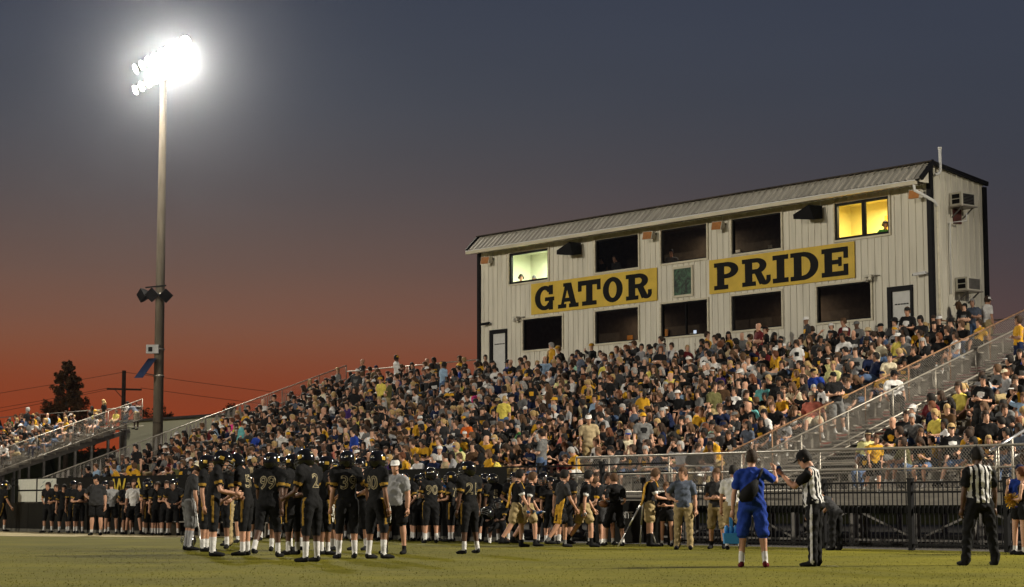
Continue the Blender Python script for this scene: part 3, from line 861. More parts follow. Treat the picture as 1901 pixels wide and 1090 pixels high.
# ------------------------------------------------------------------ floodlight poles
def flood_pole(name, P, label, top=25.2, arm_dir=None, face=None, energy=FLOOD_W, group='stadium floodlight poles', n=8, half=3.4, fan=0.0, cone=165, shifts=((0.0, 1.0),)):
    e = empty(name, (P.x, P.y, 0)); tag(e, label, 'light pole', group)
    m = MB(); m.tube([(0, 0, 0), (0, 0, top * .5), (0, 0, top)], [.30, .245, .17], 20); m.obj('shaft', M['concrete'], e, True)
    ad = Vector(arm_dir).normalized(); fd = Vector(face).normalized()
    for r, z in enumerate((top - 1.35, top - .15)):
        m = MB(); m.bar(-ad * half + Vector((0, 0, z)), ad * half + Vector((0, 0, z)), .12, .12); m.obj('crossarm', M['galv'], e)
        for i in range(n):
            s = -half + 2 * half * (i + .5) / n
            c = ad * s + Vector((0, 0, z + .05))
            fq = fd if not fan else (Matrix.Rotation(fan * (i / (n - 1)), 3, 'Z') @ fd)
            dr = (fq + Vector((0, 0, -.50))).normalized()
            m = MB()
            m.tube([c, c + dr * .14, c + dr * .30, c + dr * .46], [.08, .14, .22, .28], 14); h = m.obj('lamp_head', M['lamp_housing'], e, True)
            m = MB(); q = c + dr * .47
            m.tube([q, q + dr * .03, q + dr * .05], [.27, .24, .05], 14); m.obj('lamp_lens', M['lamp_glow'], h, True)
    fs_ = Matrix.Rotation(fan * .6, 3, 'Z') @ fd
    for sh_, wt in shifts:
        ld = bpy.data.lights.new('flood_beam', 'SPOT'); ld.energy = energy * wt; ld.color = (1.0, .915, .745); ld.spot_size = R(cone); ld.spot_blend = .5; ld.shadow_soft_size = .5
        lo = bpy.data.objects.new('flood_beam', ld); COL.objects.link(lo); lo.parent = e
        lo.location = Vector((0, 0, top - .75 - (.68 if fan else 0))) + fs_ * .75 + ad * sh_
        lo.rotation_euler = (fs_ + Vector((0, 0, -.45))).to_track_quat('-Z', 'Y').to_euler()
    return e


PL = at_depth(292.5, 830, 108.0)
pole = flood_pole('light_pole', PL, 'tall concrete floodlight pole between the two stands', top=25.9, arm_dir=(.472, -.88, 0), face=(-.88, -.472, 0), energy=FLOOD_W * .5, half=4.3, fan=R(62), shifts=((-.4, .12), (1.3, .22), (2.9, .30), (4.4, .36)))
M['lens_dim'] = M['black_plastic']
for q, (dx, dy) in enumerate([(-.62, -.35), (-.18, -.62), (.30, -.45)]):     # loudspeaker cluster
    m = MB(); z = 12.35 - q * .02
    c = Vector((dx, dy, z)); d = Vector((dx, dy - .25, -.12)).normalized()
    m.tube([c - d * .25, c, c + d * .25, c + d * .45], [.16, .24, .36, .40], 4); m.obj('horn_speaker', M['black_plastic'], pole)
m = MB(); m.bar((-.75, -.3, 12.75), (.4, -.4, 12.85), .07, .07); m.obj('speaker_bracket', M['black_metal'], pole)
m = MB(); m.box(-.62, .05, -.52, -.25, 9.15, 9.62); m.obj('control_box', M['grey_box'], pole)
m = MB(); m.box(-.50, -.28, -.53, -.515, 9.25, 9.5); m.obj('box_window', M['black_plastic'], pole)
m = MB(); m.hexa([(-1.20, -.75, 7.80), (-.70, -.95, 7.80), (-.67, -.93, 7.83), (-1.17, -.73, 7.83), (-.55, -.35, 8.85), (-.05, -.55, 8.85), (-.02, -.53, 8.89), (-.52, -.33, 8.89)]); m.obj('solar_panel', M['solar'], pole)
m = MB(); m.bar((-.6, -.55, 8.05), (0, -.2, 7.95), .05, .05); m.obj('panel_arm', M['galv'], pole)
for z in (7.95, 9.4, 12.4):
    m = MB(); m.tube([(0, 0, z - .05), (0, 0, z + .05)], .30, 16); m.obj('band', M['galv'], pole, True)

flood_pole('light_pole', S(60, 2.5), 'floodlight pole behind the near end of the stand', arm_dir=(UX, UY, 0), face=(-VX, -VY, 0), energy=FLOOD_W * 1.15, cone=175)
flood_pole('light_pole', S(-14, -86), 'floodlight pole across the field, far end', arm_dir=(UX, UY, 0), face=(VX, VY, 0), energy=FLOOD_W * .70)
flood_pole('light_pole', S(43, -86), 'floodlight pole across the field, near end', arm_dir=(UX, UY, 0), face=(VX, VY, 0), energy=FLOOD_W * .22)

# ------------------------------------------------------------------ far background
P = at_depth(300, 800, 150.0)
fbld = empty('storage_building', (P.x, P.y, 0), RZ); tag(fbld, 'long low pale green building behind the floodlight pole', 'building')
m = MB()
hz = at_depth(300, 777, 150.0).z
m.box(-6.5, 26, 0, 14, 0, hz); m.obj('wall', M['far_wall'], fbld)
m = MB(); m.hexa([(-6.8, -.4, hz), (26.3, -.4, hz), (26.3, 14.4, hz), (-6.8, 14.4, hz), (-6.8, 6.5, hz + .5), (26.3, 6.5, hz + .5), (26.3, 7.5, hz + .5), (-6.8, 7.5, hz + .5)]); m.obj('roof', M['far_wall'], fbld)
m = MB(); m.box(-6.8, 26.3, -.55, -.4, hz - .12, hz + .04); m.obj('gutter', M['steel_dark'], fbld)


def leaf_cloud(mb, centers, rads, n, size, r_):
    c = np.array(centers); rr = np.array(rads)
    vs, fs = [], []
    base = len(mb.v)
    for i in range(n):
        k = r_.integers(len(c))
        d = r_.normal(size=3); d /= np.linalg.norm(d)
        p = c[k] + d * rr[k] * (r_.random() ** .5)
        a = r_.normal(size=3); a /= np.linalg.norm(a)
        b = np.cross(a, r_.normal(size=3)); b /= np.linalg.norm(b)
        s = size * (.6 + .8 * r_.random())
        mb.v += [Vector(p - a * s), Vector(p + b * s * .5), Vector(p + a * s), Vector(p - b * s * .5)]
        j = base + 4 * i
        mb.f.append((j, j + 1, j + 2, j + 3)); mb.m.append(0)


M['needles'] = mat('dark_needles', (0.10, 0.055, 0.024), 0.9, var=.35, scale=2)
M['leaf_dark'] = mat('dark_leaves', (0.03, 0.035, 0.014), 0.9, var=.35, scale=1)
TY = 150.0
tb_, tt = at_depth(129, 900, TY), at_depth(126, 665, TY)
tree = empty('cypress_tree', (tt.x, TY, 0)); tag(tree, 'tall conical dark tree behind the far stand', 'tree')
TH = tt.z
m = MB(); m.tube([(0, 0, 0), (0, 0, TH * .5), (.05, 0, TH * .97)], [.28, .17, .03], 8); m.obj('trunk', M['bark'], tree, True)
cs, rs = [], []
m = MB()
HW = (at_depth(177, 760, TY).x - at_depth(79, 760, TY).x) / 2
zb = at_depth(126, 775, TY).z
for k in range(130):
    t = nrng.random() ** 1.05
    z = zb - 1.0 + (TH - zb + .75) * t
    wdt = HW * 1.4 * (1 - t) ** .85 + .22
    an = nrng.random() * 6.28; r = wdt * (.55 + .45 * nrng.random())
    q = Vector((math.cos(an) * r, math.sin(an) * r, z - r * .12))
    m.tube([(0, 0, z - .25 - r * .25), q * .6 + Vector((0, 0, (z - .15) * .4)), q], [.05, .03, .012], 4, caps=False)
    for u_ in (.45, .7, .95):
        if nrng.random() < .12: continue
        cs.append((q.x * u_, q.y * u_, z - .3 * (1 - u_))); rs.append(.14 + .20 * (1 - t) * (.7 + .5 * u_))
m.obj('limbs', M['bark'], tree)
m = MB(); leaf_cloud(m, cs, rs, 26000, .085, nrng); m.obj('crown', M['needles'], tree)

for px, py, Y, w, h, lab in ((430, 762, 220, 1.3, 1.3, 'small round tree on the skyline left of the stand rail'), (276, 770, 200, 2.4, 2.0, 'dark bush by the far stand beside the light pole'),
                             (312, 778, 230, 1.2, 1.2, 'tiny tree on the skyline right of the light pole')):
    P = at_depth(px, py, Y)
    e = empty('tree', (P.x, Y, 0)); tag(e, lab, 'tree')
    m = MB(); m.tube([(0, 0, 0), (.1, 0, P.z * .6), (.2, .1, P.z)], [.10, .07, .03], 6)
    for k in range(5):
        an = k * 1.3; m.tube([(.1, 0, P.z * .62), (math.cos(an) * w * .3, math.sin(an) * w * .3, P.z)], [.04, .015], 5)
    m.obj('trunk', M['bark'], e, True)
    m = MB(); cs = [((nrng.random() - .5) * w, (nrng.random() - .5) * w, P.z + (nrng.random() - .5) * h * .8) for _ in range(14)]
    leaf_cloud(m, cs, [h * (.22 + .2 * nrng.random()) for _ in range(14)], 700, .12, nrng); m.obj('crown', M['leaf_dark'], e)

# far wood that closes the horizon behind the stands
m = MB(); cs, rs = [], []
x = -150.0
hp = 7.5
while x < 190:
    hp = min(max(hp + rng.uniform(-1.1, 1.1), 5.6), 9.0); w = rng.uniform(3, 6); y = 236 + rng.uniform(-6, 6)
    m.tube([(x, y, 0), (x, y, hp * .5), (x, y, hp * .85), (x, y, hp)], [w * .75, w * .8, w * .55, w * .15], 9)
    for k in range(4): cs.append((x + rng.uniform(-w, w) * .5, y - 2 + rng.uniform(-2, 2), hp * rng.uniform(.75, 1.0))); rs.append(rng.uniform(.6, 1.3))
    x += w * .75
leaf_cloud(m, cs, rs, 14000, .26, nrng)
tag(m.obj('distant_woods', M['leaf_dark']), 'dark wood on the horizon behind the stands', None, None, 'stuff')

# utility pole with crossarm and wires
UP = at_depth(229, 760, 130.0)
ue = empty('utility_pole', (UP.x, UP.y, 0)); tag(ue, 'dark wooden utility pole with a crossarm behind the far stand', 'utility pole')
UH = at_depth(229, 688, 130.0).z; CZ = at_depth(229, 722, 130.0).z
m = MB(); m.tube([(0, 0, 0), (0, 0, UH)], [.17, .13], 10); m.obj('pole', M['wood_pole'], ue, True)
m = MB(); m.bar((-1.1, 0, CZ), (1.15, .1, CZ - .05), .10, .12); m.obj('crossarm', M['wood_pole'], ue)
m = MB(); m.bar((-.6, .05, CZ - .02), (0, .05, CZ - .7), .04, .04); m.obj('brace', M['wood_pole'], ue)
wires = [((0, 0, UH - .1), (-60, 40, UH - 3)), ((0, 0, UH - .1), (46, 20, UH - 2.5)), ((-1, 0, CZ + .06), (-62, 40, CZ - 4)), ((1.1, 0, CZ + .06), (46, 20, CZ - 2.0)), ((-.5, 0, CZ + .06), (-62, 40, CZ - 5.2)), ((0, 0, CZ - 1.2), (-62, 40, CZ - 6))]
for k, (p, q) in enumerate(wires):
    p, q = Vector(p), Vector(q)
    m = MB(); pts = []
    for i in range(13):
        t = i / 12; c = p.lerp(q, t); c.z -= 1.6 * 4 * t * (1 - t) * .6; pts.append(c)
    m.tube(pts, .014, 4, caps=False); m.obj('wire', M['wood_pole'], ue)
# ------------------------------------------------------------------ boundary fence with banners
def s_at(px):
    d = ray(px, 900)
    # intersect the ray (in plan) with the fence line
    A = np.array([[d.x, -FD.x], [d.y, -FD.y]]); t = np.linalg.solve(A, np.array([FP2.x, FP2.y]))
    return t[1]


PANEL = 2.44
fence = empty('boundary_fence', fl(FLEN, 0), FRZ); tag(fence, 'black picket fence along the sideline in front of the stand', 'fence')
fo = Vector((FLEN, 0, 0))
FH = 1.42
S_B = s_at(1240)       # banners hang left of here
s = FLEN + 14
posts = []
while s > -6:
    posts.append(s); s -= PANEL
for s in posts:
    FH = 1.42 if s > S_B else 1.95
    m = MB(fo); m.box(s - .05, s + .05, -.05, .05, 0, FH + .04); m.obj('post', M['black_metal'], fence)
    m = MB(fo); m.box(s - .06, s + .06, -.06, .06, FH + .04, FH + .07); m.obj('post_cap', M['black_metal'], fence)
FH = 1.42
pk = MB(); pk.box(-.009, .009, -.009, .009, .06, FH - .01); pkm = pk.mesh('picket', M['black_metal'])
for i in range(len(posts) - 1):
    s1, s0 = posts[i], posts[i + 1]
    FH = 1.42 if s0 > S_B - .5 else 1.95
    for z in (.12, FH - .22, FH - .02):
        m = MB(fo); m.box(s0 + .05, s1 - .05, -.02, .02, z - .02, z + .02); m.obj('fence_rail', M['black_metal'], fence)
    if s0 > S_B - .5:
        k = 1
        while s0 + k * .122 < s1 - .06:
            o = mesh_obj('picket', pkm, fence); o.location = Vector((s0 + k * .122, 0, 0)) - fo; k += 1
M['mesh_black'] = mat('black_privacy_mesh', (0.008, 0.008, 0.008), .85, var=.2, spec=.05)
# dark privacy cloth on the lower part of the fence on the right
for i in range(len(posts) - 1):
    s1, s0 = posts[i], posts[i + 1]
    if s0 < S_B - .5: continue
    m = MB(fo); m.box(s0 + .06, s1 - .06, .024, .030, .78 + .02 * math.sin(i), .90); m.obj('privacy_strip', M['mesh_black'], fence)

M['banner_black'] = mat('black_vinyl', (0.010, 0.010, 0.009), .6, spec=.1, var=.2, scale=2)
M['banner_yellow'] = mat('yellow_vinyl', (0.55, 0.40, 0.05), .5, var=.1)
M['board_white'] = mat('white_board', (0.52, 0.53, 0.48), .5, var=.06)
M['tape_blue'] = mat('blue_marker', (0.16, 0.30, 0.40), .6)


def banner(s0, s1, z0, z1, label, marks=(), n=-.07):
    e = empty('banner', fl((s0 + s1) / 2, n, z0), FRZ); tag(e, label, 'banner')
    o = Vector(((s0 + s1) / 2, n, z0))
    m = MB(o)
    k = max(6, int((s1 - s0) / .4))
    f = lambda i: .012 * math.sin(i * 1.7 + s0)
    for i in range(k):
        a, b = s0 + (s1 - s0) * i / k, s0 + (s1 - s0) * (i + 1) / k
        m.face([(a, n + f(i), z0), (b, n + f(i + 1), z0), (b, n + f(i + 1) * .3, z1), (a, n + f(i) * .3, z1)])
    c = m.obj('vinyl_sheet', M['banner_black'], e); c.modifiers.new('thickness', 'SOLIDIFY').thickness = .004
    for (txt, s, z, sz, mk) in marks:
        me = text_mesh(txt, sz, .002, bold=.018 * sz); me.materials.append(M[mk])
        t = mesh_obj('banner_lettering', me, e); t.location = Vector((s, n - .03, z)) - o; t.rotation_euler = (R(90), 0, 0)
    return e, o


sW0, sW1 = s_at(38), s_at(108)
e = empty('notice_board', fl((sW0 + sW1) / 2, -.08, 1.0), FRZ); tag(e, 'pair of white boards with dark bars on the sideline wall, left edge', 'board')
o = Vector(((sW0 + sW1) / 2, -.08, 1.0))
m = MB(o); m.box(sW0 - .12, sW1 + .04, -.07, -.03, 1.08, 1.98); m.obj('backing', M['black_plastic'], e)
mid = (sW0 + sW1) / 2
for i, (a, b) in enumerate(((sW0, mid - .06), (mid + .06, sW1))):
    for (z0, z1) in ((1.56, 1.95), (1.11, 1.50)):
        m = MB(o); m.box(a, b, -.085, -.07, z0, z1); w = m.obj('white_panel', M['board_white'], e)
        if i == 1:
            for q in range(4):
                x = a + (b - a) * (.18 + .42 * (q % 2) + .1 * (q // 2)); z = z0 + .07 + .16 * (q // 2)
                m = MB(o); m.bar((x, -.087, z), (x + .22, -.087, z + .09), .004, .035, up=(0, 1, 0)); m.obj('stripe', M['tape_blue'], w)
sB0, sB1 = s_at(108), s_at(330)
banner(sB0 + .05, sB1, 1.08, 1.97, 'black banner with yellow block letters behind the left bench players', [('W', s_at(226), 1.53, .9, 'banner_yellow'), ('A', s_at(262), 1.53, .9, 'banner_yellow')])
sC0, sC1 = s_at(335), s_at(690)
banner(sC0, sC1, 1.08, 1.96, 'black banner behind the huddle of helmeted players', [])
sD0, sD1 = s_at(695), s_at(945)
banner(sD0, sD1, 1.0, 1.94, 'black banner with a few large yellow letters behind the bench', [('A', s_at(827), 1.42, .62, 'banner_yellow'), ('I', s_at(849), 1.45, .75, 'banner_yellow'), ('E', s_at(901), 1.45, .7, 'banner_yellow')])
sE0, sE1 = s_at(1110), s_at(1235)
banner(sE0, sE1, .05, 1.05, 'black banner with small white lettering beside the tripod legs', [('BITE', (sE0 + sE1) / 2, .70, .22, 'white_paint')], n=-.09)
# padded dark wall under the boards, left part of the sideline
wl_ = empty('sideline_wall', fl((s_at(-10) + s_at(950)) / 2, .0, 0), FRZ); tag(wl_, 'low dark padded wall along the sideline under the banners', 'wall')
w0, w1 = s_at(-30), s_at(950)
o = Vector(((w0 + w1) / 2, 0, 0))
k = int((w1 - w0) / 1.8)
for i in range(k):
    a, b = w0 + (w1 - w0) * i / k, w0 + (w1 - w0) * (i + 1) / k
    m = MB(o); m.box(a + .01, b - .01, -.06, -.025, .12, 1.07); m.obj('wall_pad', M['banner_black'], wl_)
m = MB(o); m.box(w0, w1, -.065, .03, .0, .115); m.obj('kerb', mat('stained_kerb', (.10, .095, .08), .9, var=.3), wl_)
# ------------------------------------------------------------------ people: cloth, skin, hair
def fabric(name, col, rough=.85):
    return mat('cloth_' + name, col, rough, var=.16, scale=9, spec=.08, bump=.8, bscale=11)


CLOTH = {
    'black': (.012, .012, .013), 'charcoal': (.035, .035, .037), 'grey': (.13, .13, .13), 'light grey': (.28, .28, .29), 'white': (.60, .59, .58),
    'gold': (.50, .27, .022), 'old gold': (.27, .16, .03), 'yellow': (.60, .50, .10), 'pale yellow': (.58, .55, .25), 'navy': (.012, .018, .05), 'blue': (.018, .045, .26), 'light blue': (.25, .36, .50),
    'teal': (.12, .36, .37), 'red': (.30, .028, .022), 'maroon': (.10, .014, .018), 'salmon': (.56, .17, .12), 'pink': (.58, .04, .20), 'green': (.05, .20, .05),
    'purple': (.05, .025, .12), 'tan': (.38, .30, .18), 'olive': (.09, .085, .035), 'orange': (.60, .12, .02), 'denim': (.07, .11, .20), 'khaki': (.30, .23, .12),
    'slate': (.08, .095, .13), 'brown': (.07, .04, .022), 'cream': (.56, .50, .36), 'mint': (.28, .50, .38)}
CL = {k: fabric(k.replace(' ', '_'), c) for k, c in CLOTH.items()}
SKIN_C = [(.50, .29, .20), (.46, .25, .165), (.38, .20, .125), (.19, .095, .055), (.085, .042, .026)]
SKIN = [mat('skin_%d' % i, c, .55, var=.08, scale=12, spec=.35) for i, c in enumerate(SKIN_C)]
HAIR_C = {'black': (.010, .008, .007), 'dark brown': (.028, .016, .010), 'brown': (.075, .040, .020), 'blond': (.34, .23, .10), 'grey': (.28, .27, .26), 'red brown': (.10, .035, .015)}
HAIR = {k: mat('hair_' + k.replace(' ', '_'), c, .7, var=.3, scale=25, bump=.4, bscale=60, spec=.2) for k, c in HAIR_C.items()}
M['eye'] = mat('eye_dark', (.02, .015, .012), .3, var=0)
M['lip'] = mat('lip', (.26, .09, .07), .5, var=0)
M['helmet'] = mat('black_helmet_gloss', (.006, .006, .007), .14, var=0, coat=.6)
M['helmet_gold'] = mat('helmet_gold', (.50, .32, .05), .3, .2, var=.05)
M['mask'] = mat('facemask_grey', (.10, .10, .10), .4, .3, var=0)
M['num_out'] = mat('number_outline', (.30, .25, .15), .7, var=.05)
SLOT = ['skin', 'shirt', 'pants', 'sock', 'shoe', 'trim', 'stripe', 'print', 'eye', 'lip']

POSES = {}
def mirror(v): return (-v[0], v[1], v[2])
def P_(name, aR, aL=None, lR=None, lL=None, **k):
    d = dict(aR=aR, aL=aL or (mirror(aR[0]), mirror(aR[1])), lR=lR or ((.07, .02, -1), (.03, -.02, -1)), sit=False, lean=0, side=0, hy=0, hp=5, tw=0)
    d['lL'] = lL or (mirror(d['lR'][0]), mirror(d['lR'][1])); d.update(k); POSES[name] = d


DN = ((.20, .0, -1), (.06, .18, -1))
P_('stand', DN)
P_('stand_easy', DN, lR=((.16, .10, -1), (.10, -.1, -1)), lL=((-.10, -.04, -1), (-.05, -.05, -1)), hy=15)
P_('wide', DN, lR=((.22, .05, -1), (.12, -.02, -1)))
P_('hips', ((.60, -.25, -.75), (-.62, .35, -.35)), lR=((.14, .03, -1), (.06, -.02, -1)))
P_('hip_one', ((.60, -.25, -.75), (-.62, .35, -.35)), DN and (mirror(DN[0]), mirror(DN[1])), hy=-20)
P_('clasp', ((.22, .10, -1), (-.62, .75, .05)), hy=10)
P_('fold', ((.25, .22, -1), (-.9, .45, .12)), hp=2)
P_('walk', ((.15, .30, -1), (.02, .55, -.9)), ((-.15, -.3, -1), (-.05, -.1, -1)), lR=((.05, -.28, -1), (.02, -.62, -.85)), lL=((-.05, .34, -1), (-.03, -.02, -1)), lean=6)
P_('walk2', ((.15, -.3, -1), (.05, -.05, -1)), ((-.15, .3, -1), (-.02, .55, -.9)), lR=((.05, .34, -1), (.03, .0, -1)), lL=((-.05, -.26, -1), (-.02, -.6, -.85)), lean=8)
P_('reach_fwd', ((.2, .25, -1), (-.25, 1, -.15)), ((-.2, .3, -1), (.2, 1, -.35)), lean=8, hp=18)
P_('look_down', ((.2, .15, -1), (-.2, .8, -.5)), hp=38, lean=8)
P_('drink', ((.25, .45, -.9), (-.25, .35, 1)), ((-.2, .1, -1), (.4, .8, -.1)), hp=-8)
P_('give', ((.55, .75, -.35), (-.10, .75, .65)), ((-.25, -.02, -1), (-.1, .1, -1)), hp=5, lR=((.12, .02, -1), (.08, -.05, -1)), lL=((-.12, -.02, -1), (-.05, -.02, -1)))
P_('take', ((.22, .0, -1), (.02, .15, -1)), ((-.12, .62, -.62), (.06, .72, .78)), hp=26, lean=6)
P_('ball_hip', ((.3, -.05, -1), (-.2, .75, -.5)), ((-.62, -.30, -.7), (.45, .4, -.35)), hy=30, lR=((.1, -.1, -1), (.05, -.1, -1)), lL=((-.25, .12, -1), (-.1, -.05, -1)))
P_('bend', ((.15, .75, -.8), (.0, .7, -.7)), lean=48, hp=30)
P_('crutch', ((.35, -.05, -1), (-.05, .25, -1)), lean=12, hp=25, lR=((.10, .12, -1), (.05, -.15, -1)))
P_('back_hand', ((.25, -.3, -1), (-.35, -.5, -.7)), hp=12)
P_('kneel', ((.2, .5, -.9), (-.2, .9, -.1)), lR=((.1, .95, -.25), (.03, .0, -1)), lL=((-.08, .15, -1), (-.02, -1, -.12)), lean=15, hp=10)
SITL = ((.14, 1, -.02), (.03, -.10, -1))
P_('sit_lap', ((.22, .25, -1), (-.42, 1, -.1)), lR=SITL, sit=True)
P_('sit_knees', ((.22, .5, -.9), (-.1, 1, -.25)), lR=((.22, 1, .02), (.10, .05, -1)), sit=True, lean=22, hp=-5)
P_('sit_up', ((.30, .1, -1), (-.1, .8, -.5)), lR=((.10, 1, -.02), (.0, -.28, -1)), sit=True, lean=-4, hy=35)
P_('sit_look', ((.24, .22, -1), (-.5, .9, .0)), lR=((.18, 1, .04), (.06, .18, -1)), sit=True, hy=-40)
P_('sit_chin', ((.05, .75, -.7), (-.15, .25, 1)), ((-.25, .4, -.9), (.55, .85, 0)), lR=((.16, 1, .0), (.04, 0, -1)), sit=True, lean=26, hp=0, hy=-15)
P_('sit_phone', ((.18, .4, -.9), (-.30, .9, .35)), lR=((.10, 1, .0), (-.08, -.1, -1)), sit=True, lean=10, hp=32)
P_('sit_cross', ((.25, .3, -1), (-.6, .8, -.05)), lR=((.05, 1, .10), (-.75, .35, -.45)), lL=((-.14, 1, -.02), (-.03, -.05, -1)), sit=True, lean=2, hy=20)
P_('sit_lean', ((.35, -.35, -.9), (.05, -.05, -1)), lR=((.2, 1, .05), (.08, .30, -1)), sit=True, lean=-10, hp=4)
P_('sit_side', ((.25, .4, -.9), (-.55, .75, -.1)), lR=((.18, 1, .0), (.04, -.05, -1)), sit=True, lean=18, side=10, hy=50)
P_('sit_hat', ((.75, .15, .25), (-.65, .05, .75)), ((-.24, .25, -1), (.4, 1, -.1)), lR=SITL, sit=True, hy=10)


def nv(v):
    v = np.array(v, float); return v / np.linalg.norm(v)


def rot_x(a): c, s = math.cos(a), math.sin(a); return np.array([[1, 0, 0], [0, c, -s], [0, s, c]])
def rot_z(a): c, s = math.cos(a), math.sin(a); return np.array([[c, -s, 0], [s, c, 0], [0, 0, 1]])
def rot_y(a): c, s = math.cos(a), math.sin(a); return np.array([[c, 0, s], [0, 1, 0], [-s, 0, c]])


def build_body(name, pose, H=1.8, fat=1.0, top='tee', bot='shorts', sockh=.15, pads=False, fem=False, voxel=.02, detail=True, ref=False, stripe=False, cuff=False, printed=True, longsleeve=False):
    """one continuous figure; returns mesh (slots in SLOT order), head matrix, wrist and palm points"""
    p = POSES[pose]; k = H / 1.8
    comps = []                      # (slot, kind, list of (c, ex, ey, rx, ry))

    def limb(slot, pts, rads, kind='', flat=None):
        rings = []
        pts = [np.array(q, float) for q in pts]; prev = None
        for i, q in enumerate(pts):
            d = nv(pts[min(i + 1, len(pts) - 1)] - pts[max(i - 1, 0)])
            ref_ = prev if prev is not None else (np.array([1., 0, 0]) if abs(d[0]) < .8 else np.array([0, 1., 0]))
            ex = nv(ref_ - d * ref_.dot(d)); prev = ex
            r = rads[i] if isinstance(rads[i], tuple) else (rads[i], rads[i])
            rings.append((q, ex, np.cross(d, ex), r[0] * k, r[1] * k))
        comps.append((slot, kind, rings))

    legs = {}
    for sd, sg in (('R', 1), ('L', -1)):
        th, sh = nv(p['l' + sd][0]), nv(p['l' + sd][1])
        hip = np.array([sg * .095 * k, 0, 0]); knee = hip + th * .45 * k; ank = knee + sh * .43 * k
        legs[sd] = [hip, knee, ank]
    low = min(l[2][2] for l in legs.values()) - .08 * k
    pz = (.45 + .09) if p['sit'] else -low
    if pose == 'kneel': pz = .43 * k + .10
    off = np.array([0, 0, pz])
    for sd in legs: legs[sd] = [q + off for q in legs[sd]]
    spine = rot_y(R(p['side'])) @ rot_x(-R(p['lean'])) @ np.array([0, 0, 1.])
    right = rot_z(R(p['tw'])) @ np.array([1., 0, 0]); right = nv(right - spine * right.dot(spine))
    fwd = np.cross(spine, right)
    sp = lambda t, f=0.0: off + spine * t * k + fwd * f * k
    sw = .175 if fem else .195
    bl = max(0, fat - 1)
    wst, chs = (.125, .16) if fem else (.150, .178)
    # trunk
    def trunk(slot, lv, kind):
        comps.append((slot, kind, [(sp(t, f), right, fwd, rx * k, ry * k) for t, rx, ry, f in lv]))
    trunk('shirt', [(-.045, .168 * fat, .120 * fat, .02 * bl), (-.01, .172 * fat, .125 * fat, .04 * bl), (.12, wst * fat * 1.05, .108 * fat, .10 * bl), (.25, chs * .97 * (1 + bl * .5), .115 * (1 + bl * .6), .06 * bl),
                    (.36, chs * (1 + bl * .3), .122, .012 if fem else 0), (.44, chs * .98, .10, -.01), (.49, .12, .075, -.012), (.525, .068, .060, -.01)], 'trunk')
    trunk('pants', [(-.13, .10, .09, 0), (-.09, .165 * fat, .120 * fat, 0), (.0, .165 * fat, .118 * fat, .03 * bl), (.05, .155 * fat, .108 * fat, .05 * bl)], 'pelvis')
    trunk('skin', [(.47, .060, .058, -.008), (.53, .055, .056, .0), (.60, .052, .056, .014)], 'neck')
    # head
    hm = rot_z(R(p['hy'])) @ rot_x(-R(p['hp'] + p['lean'] * .35))
    hc = sp(.545, .01) + (hm @ np.array([0, .02, .125])) * k
    hk = k * 1.07
    hr = lambda x, y, z: hc + (hm @ np.array([x, y, z])) * hk
    ex, ey = hm @ np.array([1., 0, 0]), hm @ np.array([0, 1., 0])
    comps.append(('skin', 'head', [(hr(0, f, z), ex, ey, rx * hk, ry * hk) for z, rx, ry, f in
                 ((-.120, .028, .030, .052), (-.108, .046, .050, .042), (-.07, .060, .074, .022), (-.02, .070, .090, .006), (.03, .077, .097, .0), (.075, .076, .094, -.004), (.105, .062, .078, -.006), (.124, .032, .042, -.008))]))
    if voxel < .025:
        comps.append(('skin', 'nose', [(hr(0, .085, .02), ex, ey, .010 * k, .012 * k), (hr(0, .102, -.012), ex, ey, .015 * k, .016 * k), (hr(0, .092, -.03), ex, ey, .014 * k, .012 * k)]))
        for sg in (-1, 1):
            comps.append(('skin', 'ear', [(hr(sg * .074, -.005, .028), ex, ey, .012 * k, .022 * k), (hr(sg * .078, -.008, .0), ex, ey, .013 * k, .022 * k), (hr(sg * .072, -.002, -.03), ex, ey, .010 * k, .014 * k)]))
    # arms
    hands = {}
    ar = 1.0 if not fem else .82
    if fat > 1.15: ar *= 1.15
    for sd, sg in (('R', 1), ('L', -1)):
        ua, fa = nv(p['a' + sd][0]), nv(p['a' + sd][1])
        s = sp(.43) + right * sg * sw * k
        e = s + ua * .30 * k; w = e + fa * .265 * k
        limb('skin', [s - ua * .03 * k, s + ua * .10 * k, e, e + fa * .07 * k, e + fa * .16 * k, w + fa * .01 * k], [.050 * ar, .047 * ar, .040 * ar, .042 * ar, .034 * ar, .025 * ar], 'arm')
        sl = .0 if top == 'tank' else (.21 if not pads else .19)
        if longsleeve:
            limb('shirt', [s, s + ua * .15 * k, e, w], [.066, .060, .052, .036], 'sleeve')
        elif sl:
            limb('shirt', [s + np.array([0, 0, .005]), s + ua * .07 * k, s + ua * sl * k], [.072 if not pads else .085, .068 if not pads else .082, .062 * (1.08 if fat > 1.1 else 1)], 'sleeve')
        if top != 'tank':
            limb('shirt', [sp(.43) + right * sg * .08 * k, sp(.445) + right * sg * (sw - .02) * k, s + ua * .03 * k], [.085, .074, .066], 'yoke')
        if pads:
            limb('shirt', [sp(.475) + right * sg * .05 * k, sp(.485) + right * sg * .14 * k, sp(.465) + right * sg * .225 * k, sp(.40) + right * sg * .265 * k], [(.075, .10), (.075, .115), (.072, .105), (.05, .08)], 'pad')
        hands[sd] = (w, fa, s, e)
        if not detail:
            limb('skin', [w, w + fa * .06 * k, w + fa * .13 * k, w + fa * .17 * k], [.026, (.024, .040), (.022, .036), (.014, .024)], 'hand')
